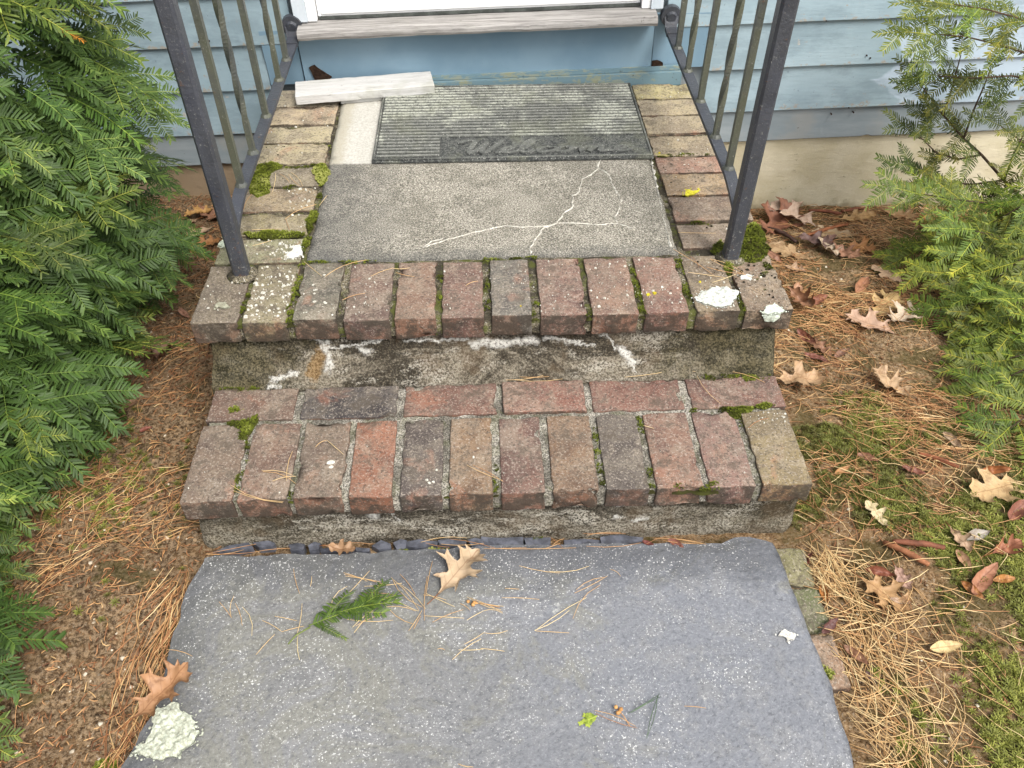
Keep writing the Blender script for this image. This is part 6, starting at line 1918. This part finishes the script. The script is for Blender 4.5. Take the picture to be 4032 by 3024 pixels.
N2 = [[(0.02, -0.047), (0.119, -0.028)], [(0.04, -0.047), (0.144, -0.047)], [(0.051, -0.037), (0.115, -0.039)], [(0.279, -0.047), (0.379, -0.031)], [(0.379, -0.031), (0.436, -0.035)], [(0.437, -0.049), (0.469, -0.134)], [(0.517, -0.039), (0.579, -0.075)], [(0.51, -0.206), (0.559, -0.18)], [(0.298, -0.19), (0.318, -0.199)], [(-0.063, -0.283), (0.006, -0.324)], [(-0.051, -0.283), (0.007, -0.327)]] + [[(-0.461, -0.282), (-0.398, -0.296)], [(-0.458, -0.284), (-0.39, -0.317)], [(-0.436, -0.308), (-0.393, -0.298)], [(-0.365, -0.224), (-0.345, -0.207)], [(-0.345, -0.206), (-0.307, -0.246)], [(-0.409, -0.234), (-0.409, -0.309)]] + [[(-0.515, -0.314), (-0.407, -0.359)], [(-0.506, -0.329), (-0.408, -0.361)]]
sl = [[(-0.308, -0.424), (-0.26, -0.445)], [(-0.306, -0.428), (-0.226, -0.454)], [(-0.304, -0.432), (-0.233, -0.448)], [(-0.298, -0.455), (-0.325, -0.502)], [(-0.258, -0.422), (-0.293, -0.47)], [(-0.214, -0.438), (-0.152, -0.505)], [(-0.21, -0.443), (-0.158, -0.512)], [(-0.2, -0.451), (-0.145, -0.509)], [(-0.198, -0.432), (-0.166, -0.479)], [(-0.27, -0.471), (-0.198, -0.479)], [(-0.267, -0.475), (-0.201, -0.488)], [(-0.265, -0.456), (-0.193, -0.452)], [(-0.197, -0.492), (-0.159, -0.513)], [(-0.219, -0.502), (-0.164, -0.513)], [(-0.244, -0.509), (-0.279, -0.542)], [(-0.247, -0.512), (-0.275, -0.553)], [(-0.225, -0.516), (-0.273, -0.539)], [(-0.145, -0.438), (-0.147, -0.533)], [(-0.136, -0.404), (-0.146, -0.479)], [(-0.151, -0.479), (-0.107, -0.492)], [(-0.146, -0.476), (-0.091, -0.507)], [(-0.148, -0.523), (-0.073, -0.531)], [(-0.075, -0.513), (-0.132, -0.537)], [(-0.166, -0.55), (-0.154, -0.523)], [(-0.068, -0.486), (-0.004, -0.516)], [(-0.062, -0.488), (-0.001, -0.521)], [(-0.081, -0.5), (-0.062, -0.515)], [(-0.046, -0.498), (0.001, -0.509)], [(-0.068, -0.535), (-0.039, -0.518)], [(-0.039, -0.518), (-0.001, -0.524)], [(0.034, -0.421), (0.113, -0.441)], [(0.093, -0.436), (0.171, -0.427)], [(0.137, -0.486), (0.204, -0.451)], [(0.141, -0.479), (0.197, -0.453)], [(0.129, -0.54), (0.188, -0.47)], [(0.056, -0.561), (0.124, -0.522)], [(0.058, -0.561), (0.159, -0.496)], [(0.058, -0.562), (0.12, -0.568)], [(-0.073, -0.584), (-0.037, -0.562)], [(-0.037, -0.562), (0.007, -0.559)], [(-0.094, -0.613), (-0.042, -0.574)], [(-0.083, -0.594), (-0.037, -0.594)], [(-0.043, -0.593), (-0.0, -0.6)], [(-0.002, -0.491), (0.069, -0.497)], [(0.212, -0.436), (0.23, -0.452)], [(0.151, -0.714), (0.217, -0.744)], [(0.152, -0.719), (0.219, -0.747)], [(0.005, -0.47), (0.032, -0.473)], [(-0.121, -0.591), (-0.108, -0.593)], [(-0.082, -0.794), (-0.057, -0.8)], [(-0.175, -0.553), (-0.152, -0.512)], [(0.305, -0.712), (0.342, -0.717)], [(-0.213, -0.508), (-0.166, -0.54)], [(-0.291, -0.525), (-0.205, -0.53)]] + [[(-0.511, -0.468), (-0.507, -0.513)], [(-0.536, -0.48), (-0.505, -0.515)], [(-0.407, -0.411), (-0.387, -0.467)], [(-0.369, -0.43), (-0.368, -0.453)], [(-0.426, -0.514), (-0.383, -0.525)], [(-0.448, -0.522), (-0.408, -0.546)], [(-0.408, -0.546), (-0.369, -0.536)], [(-0.379, -0.489), (-0.379, -0.552)], [(-0.447, -0.59), (-0.42, -0.551)], [(-0.377, -0.553), (-0.367, -0.603)], [(-0.609, -0.574), (-0.56, -0.589)], [(-0.505, -0.484), (-0.483, -0.531)], [(-0.49, -0.492), (-0.461, -0.553)]]
gapn = [[(-0.161, -0.357), (-0.069, -0.35)], [(-0.103, -0.351), (-0.01, -0.377)], [(-0.12, -0.363), (-0.034, -0.364)], [(-0.034, -0.377), (0.051, -0.378)], [(-0.0, -0.379), (0.15, -0.382)], [(0.167, -0.349), (0.254, -0.352)], [(0.174, -0.353), (0.244, -0.349)], [(0.171, -0.379), (0.282, -0.375)], [(-0.333, -0.355), (-0.257, -0.358)], [(0.082, -0.383), (0.12, -0.369)], [(0.101, -0.354), (0.123, -0.38)], [(0.103, -0.375), (0.128, -0.359)], [(0.311, -0.366), (0.395, -0.38)], [(0.328, -0.371), (0.405, -0.382)], [(0.292, -0.378), (0.361, -0.36)], [(0.346, -0.367), (0.412, -0.384)], [(-0.151, -0.359), (-0.103, -0.371)]] + [[(-0.587, -0.37), (-0.491, -0.349)], [(-0.575, -0.37), (-0.494, -0.369)], [(-0.494, -0.369), (-0.421, -0.362)], [(-0.585, -0.37), (-0.513, -0.362)]]
group([mas(N1, 21, .001, .72), mas(N2, 22, -.143, .74), mas(sl, 23, -.2875, .74), mas(gapn, 24, -.290, .55)], 'loose_pine_needles', STRAW, 'single pine needles scattered on the bricks and the stone slab', 'pine needles')
gn = [[(0.206, -0.722), (0.264, -0.691)], [(0.212, -0.721), (0.268, -0.694)], [(0.232, -0.765), (0.266, -0.688)], [(0.235, -0.759), (0.262, -0.693)]]
V, Q, t = mas(gn, 31, -.287, .6)
tag(obj('green_pine_needles', mesh('green_pine_needles', V, [Q]), m_plain('fresh_needle_green', (0.10, 0.17, 0.075), .5), None), 'pair of fresh green pine needles on the stone slab', 'pine needles')

# crumbs and short dead yew needles
rr = np.random.default_rng(9)
cv = np.array([(-.5, -.4, 0), (.5, -.3, 0), (.3, .5, 0), (-.4, .45, 0), (-.2, -.1, .45), (.25, .1, .4)])
cf3 = np.array([(0, 1, 4), (1, 5, 4), (1, 2, 5), (3, 0, 4)])
cf4 = np.array([(2, 3, 4, 5)])
P = np.r_[rr.uniform((-1.5, -1.2), (-.55, 1.12), (9000, 2)), rr.uniform((.6, -1.2), (1.85, 1.12), (9000, 2))]
P = P[on_soil(P)]
M = mats(np.c_[P, gground(P[:, 0], P[:, 1]) - .0005], rr.uniform(0, 6.28, len(P)), .0022 + .008 * rr.random(len(P)) ** 3, .4, rr)
V, F = instanced(cv, [cf4, cf3], M)
tag(obj('soil_crumbs', mesh('soil_crumbs', V, F, False, np.repeat(np.clip(rr.normal(.52, .27, len(P)), 0, 1), 6)), CRUMB), 'crumbs of soil, grit and leaf litter around the steps', 'litter', kind='stuff')
P = np.r_[rr.uniform((-1.4, -1.15), (-.57, 1.1), (6500, 2)), rr.uniform((.62, -1.2), (1.8, 1.1), (3800, 2))]
P = P[on_soil(P)]
l2 = [needles(P, rr.uniform(0, 6.28, len(P)), rr.uniform(.008, .02, len(P)), soilz(.002), 41, .33, .2, w=.0011, bow=.1, arch=.001)]
group(l2, 'yew_needle_litter', STRAW, 'short dead yew needles littering the soil', 'needle litter')

# star moss
sv, sq = [], []
for ring, (n, el, ln) in enumerate(((7, .25, 1.0), (6, .75, .75), (3, 1.25, .45))):
    for k in range(n):
        a = 6.283 * (k + ring * .5) / n
        ca, sa = math.cos(a), math.sin(a)
        c, s = math.cos(el) * ln, math.sin(el) * ln
        o = len(sv)
        w = .085
        sv += [(-sa * w * .6, ca * w * .6, .05 * ring), (sa * w * .6, -ca * w * .6, .05 * ring), (ca * c * .55 + sa * w, sa * c * .55 - ca * w, s * .62), (ca * c * .55 - sa * w, sa * c * .55 + ca * w, s * .62), (ca * c, sa * c, s * .85)]
        sq.append((o, o + 1, o + 2, o + 3))
st3 = np.array([(q[3], q[2], q[2] + 2) for q in sq])
sq = np.array(sq)
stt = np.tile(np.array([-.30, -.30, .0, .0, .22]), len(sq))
P = np.r_[rr.uniform((.66, -1.25), (1.7, -.02), (26000, 2)), rr.uniform((-1.1, -.5), (-.6, .1), (1200, 2)), rr.uniform((.62, -.33), (.95, .1), (1800, 2))]
P = P[on_soil(P)]
f = fbm(np.c_[P, np.zeros(len(P))], 5.5, 55, 3)
wgt = np.clip((P[:, 0] - .62) * 1.0, 0, .7) + np.clip((-.22 - P[:, 1]) * .55, -.1, .5)
wgt = np.where(P[:, 0] < 0, .02, wgt)
wgt = np.where((P[:, 0] > .6) & (P[:, 0] < .93) & (P[:, 1] > -.34) & (P[:, 1] < -.02), .8, wgt)
wgt = np.where((P[:, 0] < .80) & (P[:, 1] < -.38), wgt * .3, wgt)
keep = f * .8 + wgt + rr.normal(0, .16, len(P)) > .26
P = P[keep]
tn = .56 + .22 * f[keep] + rr.normal(0, .12, len(P)) + np.clip((-.35 - P[:, 1]) * .35, -.2, .2)
M = mats(np.c_[P, gground(P[:, 0], P[:, 1]) + rr.uniform(.000, .006, len(P))], rr.uniform(0, 6.28, len(P)), rr.uniform(.008, .0145, len(P)), .35, rr)
V, F = instanced(sv, [sq, st3], M)
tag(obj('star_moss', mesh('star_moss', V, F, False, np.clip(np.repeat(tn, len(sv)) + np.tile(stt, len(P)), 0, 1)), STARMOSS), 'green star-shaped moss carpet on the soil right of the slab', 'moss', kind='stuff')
